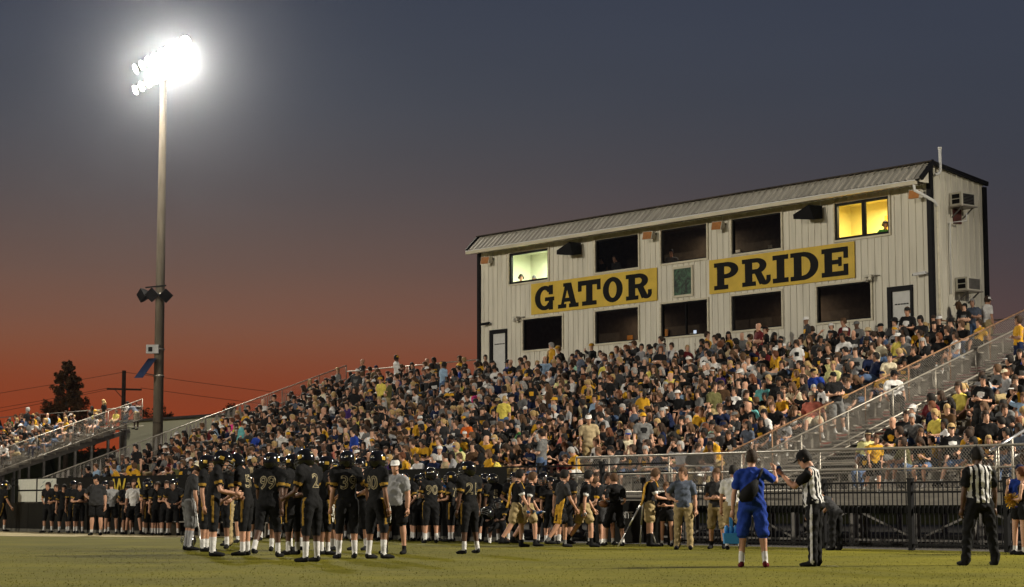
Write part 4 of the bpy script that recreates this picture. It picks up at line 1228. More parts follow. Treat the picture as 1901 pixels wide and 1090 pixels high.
    # legs
    for sd, sg in (('R', 1), ('L', -1)):
        h_, kn, an = legs[sd]
        th, sh = nv(kn - h_), nv(an - kn)
        lf = (1 + bl * .35) * (.92 if fem else 1)
        limb('skin', [h_ - th * .02 * k, h_ + th * .2 * k, kn - th * .02 * k, kn + sh * .10 * k, kn + sh * .20 * k, an], [.088 * lf, .078 * lf, .058, .060 * lf, .052, .036], 'leg')
        if bot == 'shorts':
            ln = .39 if not fem else .25
            limb('pants', [h_ + th * -.02 * k, h_ + th * .15 * k, h_ + th * ln * k], [.108 * lf, .106 * lf, .100 * lf], 'short_leg')
        elif bot == 'long_shorts':
            limb('pants', [h_ + th * -.02 * k, h_ + th * .2 * k, h_ + th * .45 * k, kn + sh * .05 * k], [.104 * lf, .102 * lf, .096, .094], 'short_leg')
        elif bot == 'fb':
            limb('pants', [h_ - th * .02 * k, h_ + th * .15 * k, h_ + th * .36 * k, kn + th * .01 * k, kn + sh * .09 * k], [.108 * lf, .108 * lf, .086 * lf, .074, .066], 'pant_leg')
        elif bot == 'pants':
            limb('pants', [h_ - th * .02 * k, h_ + th * .2 * k, kn, kn + sh * .2 * k, an + sh * .03 * k], [.104 * lf, .098 * lf, .078, .072, .066], 'pant_leg')
        if sockh > .02 and bot != 'pants':
            limb('sock', [an + sh * .02 * k, an - sh * sockh * .5 * k, an - sh * sockh * k], [.044, .050 if sockh > .14 else .045, .058 if sockh > .18 else .046], 'sock')
        yd = p.get('foot' + sd, sg * -8)
        fd = rot_z(R(yd)) @ np.array([0, 1., 0])
        tip = 0.0
        if not p['sit'] and an[2] > .20 * k: fd = nv(fd * .6 + np.array([0, 0, -.9])); tip = .0
        hl = an + np.array([0, 0, -.035 * k]) - fd * .055 * k
        zb = np.array([0, 0, 1.]); 
        limb('shoe', [hl, hl + fd * .05 * k, hl + fd * .14 * k + zb * -.012 * k, hl + fd * .22 * k + zb * -.020 * k, hl + fd * .265 * k + zb * -.022 * k], [(.036, .044), (.044, .052), (.048, .042), (.046, .034), (.024, .022)], 'shoe')

    # --- union of the closed tubes
    vs, fs = [], []
    n = 12
    for slot, kind, rings in comps:
        b0 = len(vs)
        for (c, ex_, ey_, rx, ry) in rings:
            for q in range(n):
                t = 2 * math.pi * q / n
                vs.append(c + ex_ * rx * math.cos(t) + ey_ * ry * math.sin(t))
        m_ = len(rings)
        for i in range(m_ - 1):
            for q in range(n):
                a, b = b0 + i * n + q, b0 + i * n + (q + 1) % n
                fs.append((a, b, b + n, a + n))
        vs.append(rings[0][0]); vs.append(rings[-1][0])
        for q in range(n):
            fs.append((len(vs) - 2, b0 + (q + 1) % n, b0 + q))
            fs.append((len(vs) - 1, b0 + (m_ - 1) * n + q, b0 + (m_ - 1) * n + (q + 1) % n))
    me = bpy.data.meshes.new('tmp'); me.from_pydata([tuple(v) for v in vs], [], fs); me.update()
    ob = bpy.data.objects.new('tmp', me); COL.objects.link(ob)
    rm = ob.modifiers.new('r', 'REMESH'); rm.mode = 'VOXEL'; rm.voxel_size = voxel; rm.adaptivity = 0.0
    sm = ob.modifiers.new('s', 'SMOOTH'); sm.factor = .5; sm.iterations = 2
    dg = bpy.context.evaluated_depsgraph_get()
    out = bpy.data.meshes.new_from_object(ob.evaluated_get(dg))
    bpy.data.objects.remove(ob); bpy.data.meshes.remove(me)
    nf, nvt = len(out.polygons), len(out.vertices)
    V = np.empty(nvt * 3); out.vertices.foreach_get('co', V); V = V.reshape(-1, 3)
    Cc = np.empty(nf * 3); out.polygons.foreach_get('center', Cc); Cc = Cc.reshape(-1, 3)
    # --- which part does each face belong to
    best = np.full(nf, 1e9); idx = np.zeros(nf, int); tt = np.zeros(nf); cid = np.zeros(nf, int); lat = np.zeros(nf)
    for ci, (slot, kind, rings) in enumerate(comps):
        for i in range(len(rings) - 1):
            c0, ex0, ey0, rx0, ry0 = rings[i]; c1, ex1, ey1, rx1, ry1 = rings[i + 1]
            d = c1 - c0; L2 = d.dot(d) + 1e-9
            t = np.clip((Cc - c0) @ d / L2, 0, 1)
            c = c0 + t[:, None] * d; w = Cc - c
            rx = rx0 + (rx1 - rx0) * t; ry = ry0 + (ry1 - ry0) * t
            lx, ly = w @ ex0, w @ ey0; lz = w @ (d / math.sqrt(L2))
            e = np.sqrt((lx / rx) ** 2 + (ly / ry) ** 2)
            sd = np.sqrt(((e - 1) * np.minimum(rx, ry)).clip(-1) ** 2 * np.sign(e - 1).clip(0) + lz ** 2) + np.where(e < 1, (e - 1) * np.minimum(rx, ry), 0)
            mk = sd < best
            best[mk] = sd[mk]; idx[mk] = SLOT.index(slot); cid[mk] = ci; tt[mk] = (i + t[mk]) / (len(rings) - 1)
    kinds = np.array([c[1] for c in comps])[cid]
    if cuff:
        idx[(kinds == 'sleeve') & (tt > (.74 if pads else .86))] = 5
    if pads:
        idx[(kinds == 'sleeve') & (tt > .93)] = 1
    if top == 'tank':
        idx[(kinds == 'trunk') & (tt > .80)] = 0
    if stripe:
        lx = Cc[:, 0]
        for sd, sg in (('R', 1), ('L', -1)):
            h_, kn, an = legs[sd]
            cen = np.where((Cc[:, 2] > kn[2])[:, None], h_ + (kn - h_) * ((Cc[:, 2] - h_[2]) / (kn[2] - h_[2] + 1e-6)).clip(0, 1)[:, None], kn + (an - kn) * ((Cc[:, 2] - kn[2]) / (an[2] - kn[2] + 1e-6)).clip(0, 1)[:, None])
            w = Cc - cen
            mk = (idx == 2) & (w[:, 0] * sg > .03 * k) & (np.abs(w[:, 1]) < (.019 if ref else .020) * k) & ((Cc[:, 2] > kn[2] + .06 * k) | ref) & (lx * sg > 0.02)
            idx[mk] = 6
    loc = Cc - off; tx, tf, tz = loc @ right, loc @ fwd, loc @ spine
    if ref:
        mk = (kinds == 'trunk') & (np.floor(tx / (.042 * k) + .5).astype(int) % 2 == 0)
        idx[mk] = 5
        idx[(kinds == 'yoke') & (np.floor(tx / (.042 * k) + .5).astype(int) % 2 == 0) & (np.abs(tx) < .17 * k)] = 5
    if printed:
        mk = (idx == 1) & (kinds == 'trunk') & (np.abs(tx) < .10 * k) & (np.abs(tz - .31 * k) < .05 * k) & (tf > 0)
        idx[mk] = 7
        mk = (idx == 1) & (kinds == 'trunk') & (np.abs(tx) < .07 * k) & (np.abs(tz - .24 * k) < .022 * k) & (tf > 0)
        idx[mk] = 7
    # --- folds in the cloth
    if voxel < .03:
        Nn = np.empty(nvt * 3); out.vertices.foreach_get('normal', Nn); Nn = Nn.reshape(-1, 3)
        lv = np.empty(len(out.loops), int); out.loops.foreach_get('vertex_index', lv)
        lt_ = np.empty(nf, int); out.polygons.foreach_get('loop_total', lt_)
        cl_ = np.repeat(np.isin(idx, (1, 2, 5, 6, 7)), lt_); mk_ = np.zeros(nvt); np.add.at(mk_, lv, cl_ * 1.0); cnt = np.zeros(nvt); np.add.at(cnt, lv, 1.0)
        mk_ = np.clip(mk_ / np.maximum(cnt, 1) * 1.0, 0, 1)
        ph = (H * 37.0) % 6.28
        n1 = np.sin(V @ np.array([34., 19., 41.]) + 2.2 * np.sin(V @ np.array([9., 13., 7.]) + ph)); n2 = np.sin(V @ np.array([-29., 25., 33.]) + 2.2 * np.sin(V @ np.array([11., -8., 6.])) + ph)
        V = V + Nn * ((.0055 * n1 + .0055 * n2 + .004) * mk_ * (.6 if pads else 1.0))[:, None]
    # --- hands with fingers, eyes, mouth
    ex_v, ex_f, ex_m = [], [], []

    def ex_tube(pts, rads, mi, ns=5):
        pts = [np.array(q, float) for q in pts]; b0 = nvt + len(ex_v)
        d0 = nv(pts[-1] - pts[0]); rf_ = np.array([1., 0, 0]) if abs(d0[0]) < .8 else np.array([0, 1., 0])
        for i, q in enumerate(pts):
            d = nv(pts[min(i + 1, len(pts) - 1)] - pts[max(i - 1, 0)])
            a = nv(rf_ - d * rf_.dot(d)); b = np.cross(d, a)
            r = rads[i] if isinstance(rads[i], tuple) else (rads[i], rads[i])
            for s_ in range(ns):
                t = 2 * math.pi * s_ / ns; ex_v.append(q + a * math.cos(t) * r[0] + b * math.sin(t) * r[1])
        for i in range(len(pts) - 1):
            for s_ in range(ns):
                x, y = b0 + i * ns + s_, b0 + i * ns + (s_ + 1) % ns
                ex_f.append((x, y, y + ns, x + ns)); ex_m.append(mi)
        ex_f.append(tuple(b0 + s_ for s_ in range(ns))[::-1]); ex_m.append(mi)
        ex_f.append(tuple(b0 + (len(pts) - 1) * ns + s_ for s_ in range(ns))); ex_m.append(mi)

    palms = {}
    for sd, sg in (('R', 1), ('L', -1)):
        w, fa, s, e = hands[sd]
        lat_ = np.array([0, 1., 0]) if abs(fa[1]) < .75 else np.array([0, 0, 1.])      # side the thumb is on
        lat_ = nv(lat_ - fa * lat_.dot(fa)); nrm_ = np.cross(fa, lat_)                  # palm normal, towards the body
        if nrm_[0] * sg > 0: nrm_ = -nrm_
        palms[sd] = (w + fa * .08 * k, fa, nrm_)
        if detail:
            ex_tube([w - fa * .015 * k, w + fa * .03 * k, w + fa * .09 * k], [.026 * k, .036 * k, .038 * k], 0, 8)
            for q in range(4):
                o_ = lat_ * (.027 - .018 * q) * k; l_ = (.075, .085, .080, .062)[q] * k
                b0_ = w + fa * .085 * k + o_
                ex_tube([b0_, b0_ + fa * l_ * .5 + nrm_ * l_ * .22, b0_ + fa * l_ * .72 + nrm_ * l_ * .62], [.0105 * k, .0095 * k, .0075 * k], 0)
            b0_ = w + fa * .035 * k + lat_ * .026 * k
            ex_tube([b0_, b0_ + fa * .03 * k + lat_ * .028 * k + nrm_ * .012 * k, b0_ + fa * .062 * k + lat_ * .030 * k + nrm_ * .028 * k], [.013 * k, .011 * k, .008 * k], 0)
    if voxel < .035:
        for sg in (-1, 1):
            ex_tube([hr(sg * .031, .080, .016), hr(sg * .031, .0905, .014)], [(.016 * k, .010 * k), (.011 * k, .007 * k)], 8, 6)
            ex_tube([hr(sg * .050, .078, .034), hr(sg * .020, .092, .038)], [.0055 * k, .006 * k], 8, 4)
        ex_tube([hr(-.024, .078, -.062), hr(0, .087, -.06), hr(.024, .078, -.062)], [.004 * k, .007 * k, .004 * k], 9, 4)
    faces = np.empty(len(out.loops), int); out.loops.foreach_get('vertex_index', faces)
    tot = np.empty(nf, int); out.polygons.foreach_get('loop_total', tot)
    st_ = np.concatenate([[0], np.cumsum(tot)[:-1]])
    flist = [tuple(faces[a:a + b]) for a, b in zip(st_, tot)]
    bpy.data.meshes.remove(out)
    allv = np.vstack([V] + ([np.array(ex_v)] if ex_v else []))
    allf = flist + ex_f; allm = np.concatenate([idx, np.array(ex_m, int)]) if ex_m else idx
    # flatten soles on the ground
    return dict(name=name, V=allv, F=allf, M=allm, hm=hm, hc=hc, k=k, palms=palms, off=off, right=right, fwd=fwd, spine=spine, hands=hands, legs=legs)


def finish(b):
    me = bpy.data.meshes.new(b['name'])
    me.from_pydata(b['V'].tolist(), [], b['F'])
    me.polygons.foreach_set('material_index', b['M'].astype(np.int32))
    me.polygons.foreach_set('use_smooth', [True] * len(b['F']))
    me.update()
    b['mesh'] = me
    return b


def head_matrix(b):
    m = Matrix.Identity(4)
    for i in range(3):
        for j in range(3): m[i][j] = b['hm'][i][j] * b['k'] * 1.07
        m[i][3] = b['hc'][i]
    return m


# --- headgear in head coordinates (x right, y front, z up, origin mid head)
def ellips(mb, rx, ry, rz, c, keep, nu=20, nw=14, mi=0):
    base = len(mb.v)
    def pt(i, j):
        th = math.pi * j / nw; s_ = max(math.sin(th), 0) ** .72; c_ = math.cos(th); c_ = math.copysign(abs(c_) ** .9, c_)
        return Vector((c[0] + rx * s_ * math.cos(2 * math.pi * i / nu), c[1] + ry * s_ * math.sin(2 * math.pi * i / nu), c[2] + rz * c_))
    for i in range(nu):
        for j in range(nw + 1): mb.v.append(pt(i, j))
    for i in range(nu):
        for j in range(nw):
            a, b = base + i * (nw + 1) + j, base + ((i + 1) % nu) * (nw + 1) + j
            mid = (pt(i, j) + pt(i + 1, j + 1)) / 2
            if not keep(mid): continue
            mb.f.append((a, a + 1, b + 1, b)); mb.m.append(mi)


GEAR = {}
def hair_short():
    m = MB(); ellips(m, .086, .107, .118, (0, -.008, .018), lambda p: p.z > (.050 if p.y > .062 else (.0 if p.y > .02 else -.050)))
    return m
def hair_full():
    m = MB(); ellips(m, .093, .115, .128, (0, -.010, .022), lambda p: p.z > (.050 if p.y > .055 else (-.03 if p.y > .01 else -.075)))
    return m
def hair_long():
    m = MB(); ellips(m, .094, .113, .126, (0, -.010, .018), lambda p: p.z > (.055 if p.y > .058 else (-.09 if p.y > .02 else -.12)))
    m.tube([(0, -.045, .02), (0, -.075, -.08), (0, -.085, -.19), (0, -.08, -.27)], [.085, .088, .075, .04], 10)
    for sg in (-1, 1): m.tube([(sg * .075, .0, .0), (sg * .085, .0, -.10), (sg * .075, .01, -.21)], [.03, .032, .018], 7)
    return m
def hair_tail():
    m = hair_short(); m.tube([(0, -.10, .05), (0, -.15, .04), (0, -.165, -.06), (0, -.15, -.17)], [.025, .035, .030, .010], 8)
    return m
def cap(back=False):
    m = MB(); ellips(m, .086, .106, .098, (0, -.004, .032), lambda p: p.z > .036)
    s = -1 if back else 1
    for t in range(8):
        a0, a1 = R(18 + 18 * t), R(18 + 18 * (t + 1))
        q = lambda a, r, z: (.082 * math.cos(a) * (1 + .02 * r), s * (.095 * math.sin(a) + r * max(0, math.sin(a)) ** .6), z)
        m.face([q(a0, 0, .044), q(a1, 0, .044), q(a1, .075, .030), q(a0, .075, .030)])
        m.face([q(a0, 0, .036), q(a0, .075, .026), q(a1, .075, .026), q(a1, 0, .036)])
        m.face([q(a0, .075, .030), q(a1, .075, .030), q(a1, .075, .026), q(a0, .075, .026)])
    m.tube([(0, -.004, .136), (0, -.004, .144)], .012, 6)
    return m
def visor():
    m = cap(); m.f = [f for f in m.f]; return m
def bucket():
    m = MB(); ellips(m, .092, .112, .10, (0, -.004, .04), lambda p: p.z > .03)
    m.tube([(0, -.004, .045), (0, -.004, .02)], [.10, .150], 16, caps=False)
    return m
for nm, fn in (('short', hair_short), ('full', hair_full), ('long', hair_long), ('tail', hair_tail), ('cap', cap), ('capback', lambda: cap(True)), ('bucket', bucket)):
    mb = fn(); GEAR[nm] = mb


def gear_mesh(nm, material):
    me = GEAR[nm].mesh(nm, material, True); return me


_gear_cache = {}
def gear(nm, material):
    key = (nm, material.name)
    if key not in _gear_cache: _gear_cache[key] = gear_mesh(nm, material)
    return _gear_cache[key]


GEARNAME = {'short': 'hair', 'full': 'hair', 'long': 'hair', 'tail': 'hair', 'cap': 'cap', 'capback': 'cap', 'bucket': 'hat'}
# helmet
hs = MB(); ellips(hs, .128, .155, .150, (0, -.008, .020), lambda p: not (p.y > .045 and p.z < .062 and abs(p.x) < .115) and p.z > (-.12 if p.y > -.02 else -.105), 32, 22)
HELM = hs.mesh('helmet', M['helmet'], True)
sb = MB()
for i in range(14):
    a0, a1 = R(28 + i * 10), R(28 + (i + 1) * 10)
    q = lambda a, x: (x, -.008 + .158 * math.cos(a), .020 + .153 * math.sin(a))
    sb.face([q(a0, -.024), q(a0, .024), q(a1, .024), q(a1, -.024)])
HELM_S = sb.mesh('stripe', M['num_out'], True)
em = MB()
for sg in (-1, 1):
    ellips(em, .1305, .158, .153, (0, -.008, .020), lambda p: p.x * sg > .06 and abs(p.y + .02) < .045 and abs(p.z - .045) < .030, 40, 30)
HELM_E = em.mesh('emblem', M['helmet_gold'], True)
fm = MB()
for z, ry_, w_ in ((.045, .175, .112), (-.005, .19, .118), (-.05, .19, .110), (-.095, .17, .095)):
    pts = [(w_ * math.cos(R(a)) * 1.03, .02 + (ry_ - .02) * math.sin(R(a)), z) for a in range(0, 181, 20)]
    fm.tube(pts, .006, 5)
for x in (-.03, .03): fm.tube([(x, .180, .045), (x, .193, -.005), (x, .190, -.05), (x, .168, -.095)], .006, 5)
HELM_M = fm.mesh('facemask', M['mask'], True)
# headset
hd = MB(); hd.tube([(.095 * math.cos(R(a)), 0, .01 + .135 * math.sin(R(a))) for a in range(0, 181, 20)], .009, 6)
for sg in (-1, 1): hd.tube([(sg * .080, 0, .0), (sg * .115, 0, .0)], [.042, .040], 10)
hd.tube([(-.10, .0, -.01), (-.085, .07, -.05), (-.03, .115, -.065)], .006, 5)
HSET = hd.mesh('headset', M['black_plastic'], True)

_text_cache = {}
def number_on(ob, b, txt, side, size=.27):
    """number printed on the jersey: an outline layer and a dark fill, both laid on the cloth"""
    bv = BVHTree.FromPolygons([tuple(v) for v in b['V']], b['F'])
    k = b['k']
    r_, f_, s_, o_ = (Vector(b['right']), Vector(b['fwd']), Vector(b['spine']), Vector(b['off']))
    sg = 1 if side == 'front' else -1
    for lay, (bold, pr_, m_) in enumerate(((.009, .008, M['num_out']), (-.008, .0125, M['sign_black']))):
        key = (txt, bold)
        if key not in _text_cache: _text_cache[key] = text_mesh(txt, .31, 0, bold=bold)
        src = _text_cache[key]
        me = src.copy(); me.materials.clear(); me.materials.append(m_)
        for v in me.vertices:
            x, y = v.co.x * k * -sg * .95, v.co.y * k
            base = o_ + r_ * x * 1.0 + s_ * (.30 * k + y)
            hit = bv.ray_cast(base + f_ * sg * 1.0, -f_ * sg, 2.0)
            p = hit[0] if hit[0] is not None else base + f_ * sg * .12
            v.co = p + f_ * sg * pr_
        mesh_obj('number' if lay == 0 else 'number_fill', me, ob)


def dress(ob, d):
    """materials on the nine slots of a body; d: skin, shirt, pants, sock, shoe, trim, stripe, print"""
    me = ob.data
    mats = [SKIN[d['skin']], CL[d['shirt']], CL[d['pants']], CL[d.get('sock', 'white')], CL[d.get('shoe', 'black')], CL[d.get('trim', d['shirt'])], CL[d.get('stripe', d['pants'])], CL[d.get('print', d['shirt'])], M['eye'], M['lip']]
    if len(me.materials) == 0:
        for m_ in mats: me.materials.append(m_)
    for i, m_ in enumerate(mats):
        s = ob.material_slots[i]
        if s.material is not m_:
            s.link = 'OBJECT'; s.material = m_


def wear(ob, b, hair=None, haircol='brown', capn=None, capcol='black', helmet=False, headset=False):
    hmx = head_matrix(b)
    def add(nm, me, par=None):
        o = mesh_obj(nm, me, par or ob)
        if par is None: o.matrix_local = hmx
        return o
    if helmet:
        h = add('helmet', HELM); add('helmet_stripe', HELM_S, h); add('facemask', HELM_M, h); add('emblem', HELM_E, h)
        return
    if hair: add(GEARNAME[hair], gear(hair, HAIR[haircol]))
    if capn: add(GEARNAME[capn], gear(capn, CL[capcol]))
    if headset: add('headset', HSET)
# ------------------------------------------------------------------ people on the field
PEOPLE = {}
def field_person(px, fy, hy, psi, label, pose='stand', kind='tee', H0=1.8, group=None, key=None, dx=0, **o):
    """px, feet and crown rows in the photograph -> where they stand and how tall they are"""
    hpx = fy - hy
    helm = o.get('helmet', False)
    Hn = H0 + (.06 if helm else 0)
    horizon = CY + F * math.tan(PIT)
    Yf = CAMH * F / max(fy - horizon, 5)
    Yh = Hn * F / hpx
    Y = math.sqrt(Yf * Yh)
    d_ = ray(px, 930); A_ = np.array([[d_.x, -FD.x], [d_.y, -FD.y]])          # keep everyone in front of the fence
    Y = min(Y, float(np.linalg.solve(A_, np.array([FP2.x, FP2.y]))[0] * d_.y) - (2.3 if o.get('group') == 'coaches' else 1.5))
    Hh = min(max(hpx * Y / F - (.06 if helm else 0), 1.5), 2.0)
    X = (px - CX) * Y / F
    player = kind == 'player'
    b = build_body('person', pose, Hh, o.get('fat', 1.0), top={'player': 'tee', 'tank': 'tank'}.get(kind, 'tee'), bot=o.get('bot', 'fb' if player else 'shorts'), sockh=o.get('sockh', .17 if player else .08),
                   pads=player and o.get('pads', True), fem=o.get('fem', False), voxel=.0195, detail=True, ref=kind == 'ref', stripe=o.get('stripe_on', player or kind == 'ref'), cuff=player or o.get('cuff', False), printed=o.get('printed', False))
    finish(b)
    ob = mesh_obj('person', b['mesh'])
    ob.location = (X, Y, .004); ob.rotation_euler = (0, 0, R(psi))
    d = dict(skin=o.get('skin', 1), shirt='black', pants='black', sock='white', shoe='black', trim='old gold', stripe='old gold')
    if kind == 'ref': d.update(shirt='black', trim='white', stripe='white', sock='black')
    elif not player: d['trim'] = o.get('trimc', 'white') if o.get('cuff') else o.get('shirt', 'black')
    if not player and kind != 'ref': d['stripe'] = o.get('stripec', o.get('pants', 'black'))
    for q in ('shirt', 'pants', 'sock', 'shoe', 'print'):
        if q in o: d[q] = o[q]
    dress(ob, d)
    wear(ob, b, o.get('hair', None if helm else 'short'), o.get('haircol', 'dark brown'), o.get('cap'), o.get('capcol', 'black'), helm, o.get('headset', False))
    if 'num' in o:
        for sd in ('back', 'front'): number_on(ob, b, o['num'], sd)
    tag(ob, label, 'person', group)
    b['ob'] = ob; b['X'], b['Y'], b['psi'] = X, Y, R(psi)
    if key: PEOPLE[key] = b
    return b


def wpt(b, p):
    """a point of the body -> world"""
    return Matrix.Translation(b['ob'].location) @ Matrix.Rotation(b['psi'], 4, 'Z') @ Vector(p)


FP = field_person
GP = 'football players in black and gold on the field'
GB = 'football players along the bench'
GS = 'sideline staff'
# huddle in front
FP(352, 1012, 842, -70, 'injured player leaning on silver crutches at the left of the huddle', 'crutch', 'tee', shirt='charcoal', pants='grey', bot='long_shorts', skin=2, cap='bucket', capcol='cream', hair='short', sockh=.3, sock='light grey', key='crutch')
FP(383, 1014, 832, -95, 'helmeted player half hidden behind the player taking a bottle', 'stand', 'player', helmet=True, skin=2, group=GP)
FP(398, 1020, 815, -85, 'tall helmeted player facing right with white socks, taking a bottle', 'reach_fwd', 'player', helmet=True, skin=1, sockh=.24, group=GP, key='A')
FP(428, 1006, 856, 95, 'trainer in tan trousers holding a blue bottle and orange towel', 'give', 'tee', shirt='charcoal', pants='khaki', bot='pants', hair='full', haircol='red brown', skin=0, key='trainer', group=GS)
FP(458, 1021, 824, 80, 'helmeted player numbered 0 facing left towards the trainer', 'look_down', 'player', helmet=True, skin=1, num='50', group=GP)
FP(436, 1004, 872, 150, 'staff member in black shorts behind the trainer', 'clasp', 'tee', shirt='slate', pants='black', hair='short', skin=1, group=GS)
FP(500, 1029, 828, -12, 'big player number 99 seen from the back', 'walk2', 'player', H0=1.88, helmet=True, skin=4, fat=1.12, num='99', group=GP)
FP(546, 1022, 832, 60, 'dark helmeted player standing between number 99 and number 2', 'stand', 'player', helmet=True, skin=4, group=GP)
FP(580, 1035, 820, 55, 'helmeted player number 2 with white socks and taped ankles', 'reach_fwd', 'player', helmet=True, skin=4, num='2', sockh=.24, group=GP, key='two')
FP(604, 1024, 838, -60, 'helmeted player with a white towel at his hip behind number 2', 'hip_one', 'player', helmet=True, skin=3, group=GP, key='tow')
FP(645, 1029, 826, 20, 'helmeted player number 39 seen from the back', 'hip_one', 'player', helmet=True, skin=2, num='39', sockh=.22, group=GP)
FP(622, 1016, 846, 110, 'helmeted player in profile beyond number 39', 'hips', 'player', helmet=True, skin=2, group=GP)
FP(699, 1030, 826, -50, 'helmeted player number 80 with a white glove and hip towel', 'stand_easy', 'player', helmet=True, skin=3, num='80', sockh=.22, group=GP, key='glove')
FP(735, 1026, 848, 158, 'coach in white polo, visor and headset beside the huddle', 'stand_easy', 'polo', H0=1.86, fat=1.2, shirt='light grey', pants='black', skin=1, cap='cap', capcol='white', headset=True, sock='black', group='coaches', key='coachw')
FP(871, 1027, 852, 40, 'lone helmeted player standing apart right of the huddle', 'stand_easy', 'player', helmet=True, skin=4, num='21', group=GP)
FP(524, 1014, 836, 190, 'helmeted player facing us between number 99 and the dark player', 'hips', 'player', helmet=True, skin=3, group=GP)
FP(566, 1012, 838, 120, 'helmeted player in profile just behind number 2', 'look_down', 'player', helmet=True, skin=2, group=GP)
FP(670, 1014, 840, 150, 'helmeted player facing left between number 39 and number 80', 'clasp', 'player', helmet=True, skin=1, group=GP)
FP(412, 1009, 838, 170, 'helmeted player facing us behind the bottle exchange', 'fold', 'player', helmet=True, skin=3, group=GP)
# players along the bench
FP(778, 1003, 878, 20, 'helmeted bench player number 51', 'stand', 'player', helmet=True, skin=1, num='51', group=GB)
FP(757, 1002, 872, 160, 'helmeted bench player left of number 51', 'look_down', 'player', helmet=True, skin=0, group=GB)
FP(800, 1004, 862, 15, 'bench player number 90 seen from the back', 'fold', 'player', helmet=True, skin=1, num='90', group=GB)
FP(838, 1004, 872, 75, 'bench player in profile drinking from a bottle', 'drink', 'player', helmet=True, skin=1, num='75', group=GB, key='drinker')
FP(916, 1006, 876, 30, 'helmeted bench player left of the first yellow towel', 'stand', 'player', helmet=True, skin=4, num='5', group=GB)
FP(896, 1001, 880, 200, 'bench player facing us behind the lone player', 'hips', 'player', helmet=True, skin=3, group=GB)
FP(930, 1002, 900, 150, 'bench player kneeling beside the first towel carrier', 'kneel', 'player', H0=1.8, helmet=True, skin=4, group=GB)
FP(1003, 1003, 872, 170, 'helmeted bench player between the towel carriers', 'clasp', 'player', helmet=True, skin=2, group=GB)
FP(1021, 1003, 876, 190, 'second helmeted bench player beside the black polo trainer', 'stand', 'player', helmet=True, skin=1, group=GB)
FP(714, 1000, 868, 170, 'bench player glimpsed behind the coach in white', 'stand', 'player', helmet=True, skin=2, group=GB)
FP(668, 1001, 864, 185, 'helmeted bench player facing us between number 39 and number 80', 'hips', 'player', helmet=True, skin=1, group=GB)
FP(530, 1000, 868, 175, 'bench player glimpsed behind number 99', 'stand', 'player', helmet=True, skin=1, group=GB)
FP(478, 998, 870, 160, 'bareheaded bench player glimpsed left of number 99', 'stand', 'player', hair='short', skin=0, group=GB)
# left group by the banner
FP(8, 975, 878, -60, 'player at the far left end of the sideline with bent arm', 'walk', 'player', helmet=True, skin=1, group=GB)
FP(108, 983, 892, 175, 'player in front of the white boards with arms crossed', 'fold', 'player', hair='short', skin=2, group=GB)
FP(122, 981, 891, 190, 'player right of the white boards holding his helmet', 'stand', 'player', hair='full', haircol='black', skin=1, group=GB)
FP(150, 985, 890, 200, 'bareheaded player left of the heavy black polo coach', 'clasp', 'player', hair='short', skin=1, group=GB)
FP(183, 988, 871, 175, 'heavy coach in black polo and shorts wearing a headset', 'hip_one', 'polo', H0=1.92, fat=1.38, shirt='charcoal', pants='black', skin=1, cap='cap', headset=True, group='coaches')
FP(210, 986, 886, 20, 'coach in pale polo seen from the back beside the heavy coach', 'hips', 'polo', H0=1.86, shirt='light grey', pants='black', skin=1, cap='cap', group='coaches')
FP(240, 984, 894, 185, 'slim young staff member in black left of the white polo coach', 'fold', 'tee', skin=2, hair='full', haircol='black', group=GS)
FP(252, 989, 885, 172, 'coach in white polo and black shorts with arms hanging', 'wide', 'polo', H0=1.88, shirt='white', pants='black', skin=1, sockh=.05, sock='black', headset=True, group='coaches')
FP(280, 988, 888, 60, 'player number 85 right of the white polo coach', 'stand', 'player', helmet=True, skin=3, num='85', group=GB)
FP(295, 989, 889, 80, 'player with a hand at his face, second from the white polo coach', 'drink', 'player', hair='short', haircol='black', skin=2, num='70', group=GB)
FP(312, 987, 885, 175, 'bench player facing us left of the crutches', 'clasp', 'player', hair='short', skin=1, group=GB)
FP(326, 990, 887, 190, 'smiling bareheaded player next to the crutches', 'look_down', 'player', hair='short', haircol='brown', skin=0, num='79', group=GB)
# a dense line of other players and staff along the bench
_bb = {}
def bench(px, pose, psi, label, helm=True, skin=1, hc=1.83, n=.9, num=None, kind='player', **o):
    key_ = (pose, kind, helm and 1)
    if key_ not in _bb:
        _bb[key_] = finish(build_body('person', pose, 1.80, 1.0, bot='fb' if kind == 'player' else 'shorts', sockh=.17 if kind == 'player' else .08, pads=kind == 'player', voxel=.022, stripe=kind == 'player', cuff=kind == 'player', printed=False))
    b = _bb[key_]; ob = mesh_obj('person', b['mesh'])
    p_ = fl(s_at(px), -n); ob.location = (p_.x, p_.y, .004); ob.rotation_euler = (0, 0, R(psi)); s_ = hc / 1.83; ob.scale = (s_, s_, s_)
    d = dict(skin=skin, shirt='black', pants='black', trim='old gold', stripe='old gold')
    if kind != 'player': d.update(trim=o.get('shirt', 'black'), shirt=o.get('shirt', 'black'), pants=o.get('pants', 'black'), stripe='black')
    dress(ob, d); wear(ob, b, None if helm else 'short', o.get('haircol', 'dark brown'), o.get('cap'), 'black', helm)
    tag(ob, label, 'person', GB)


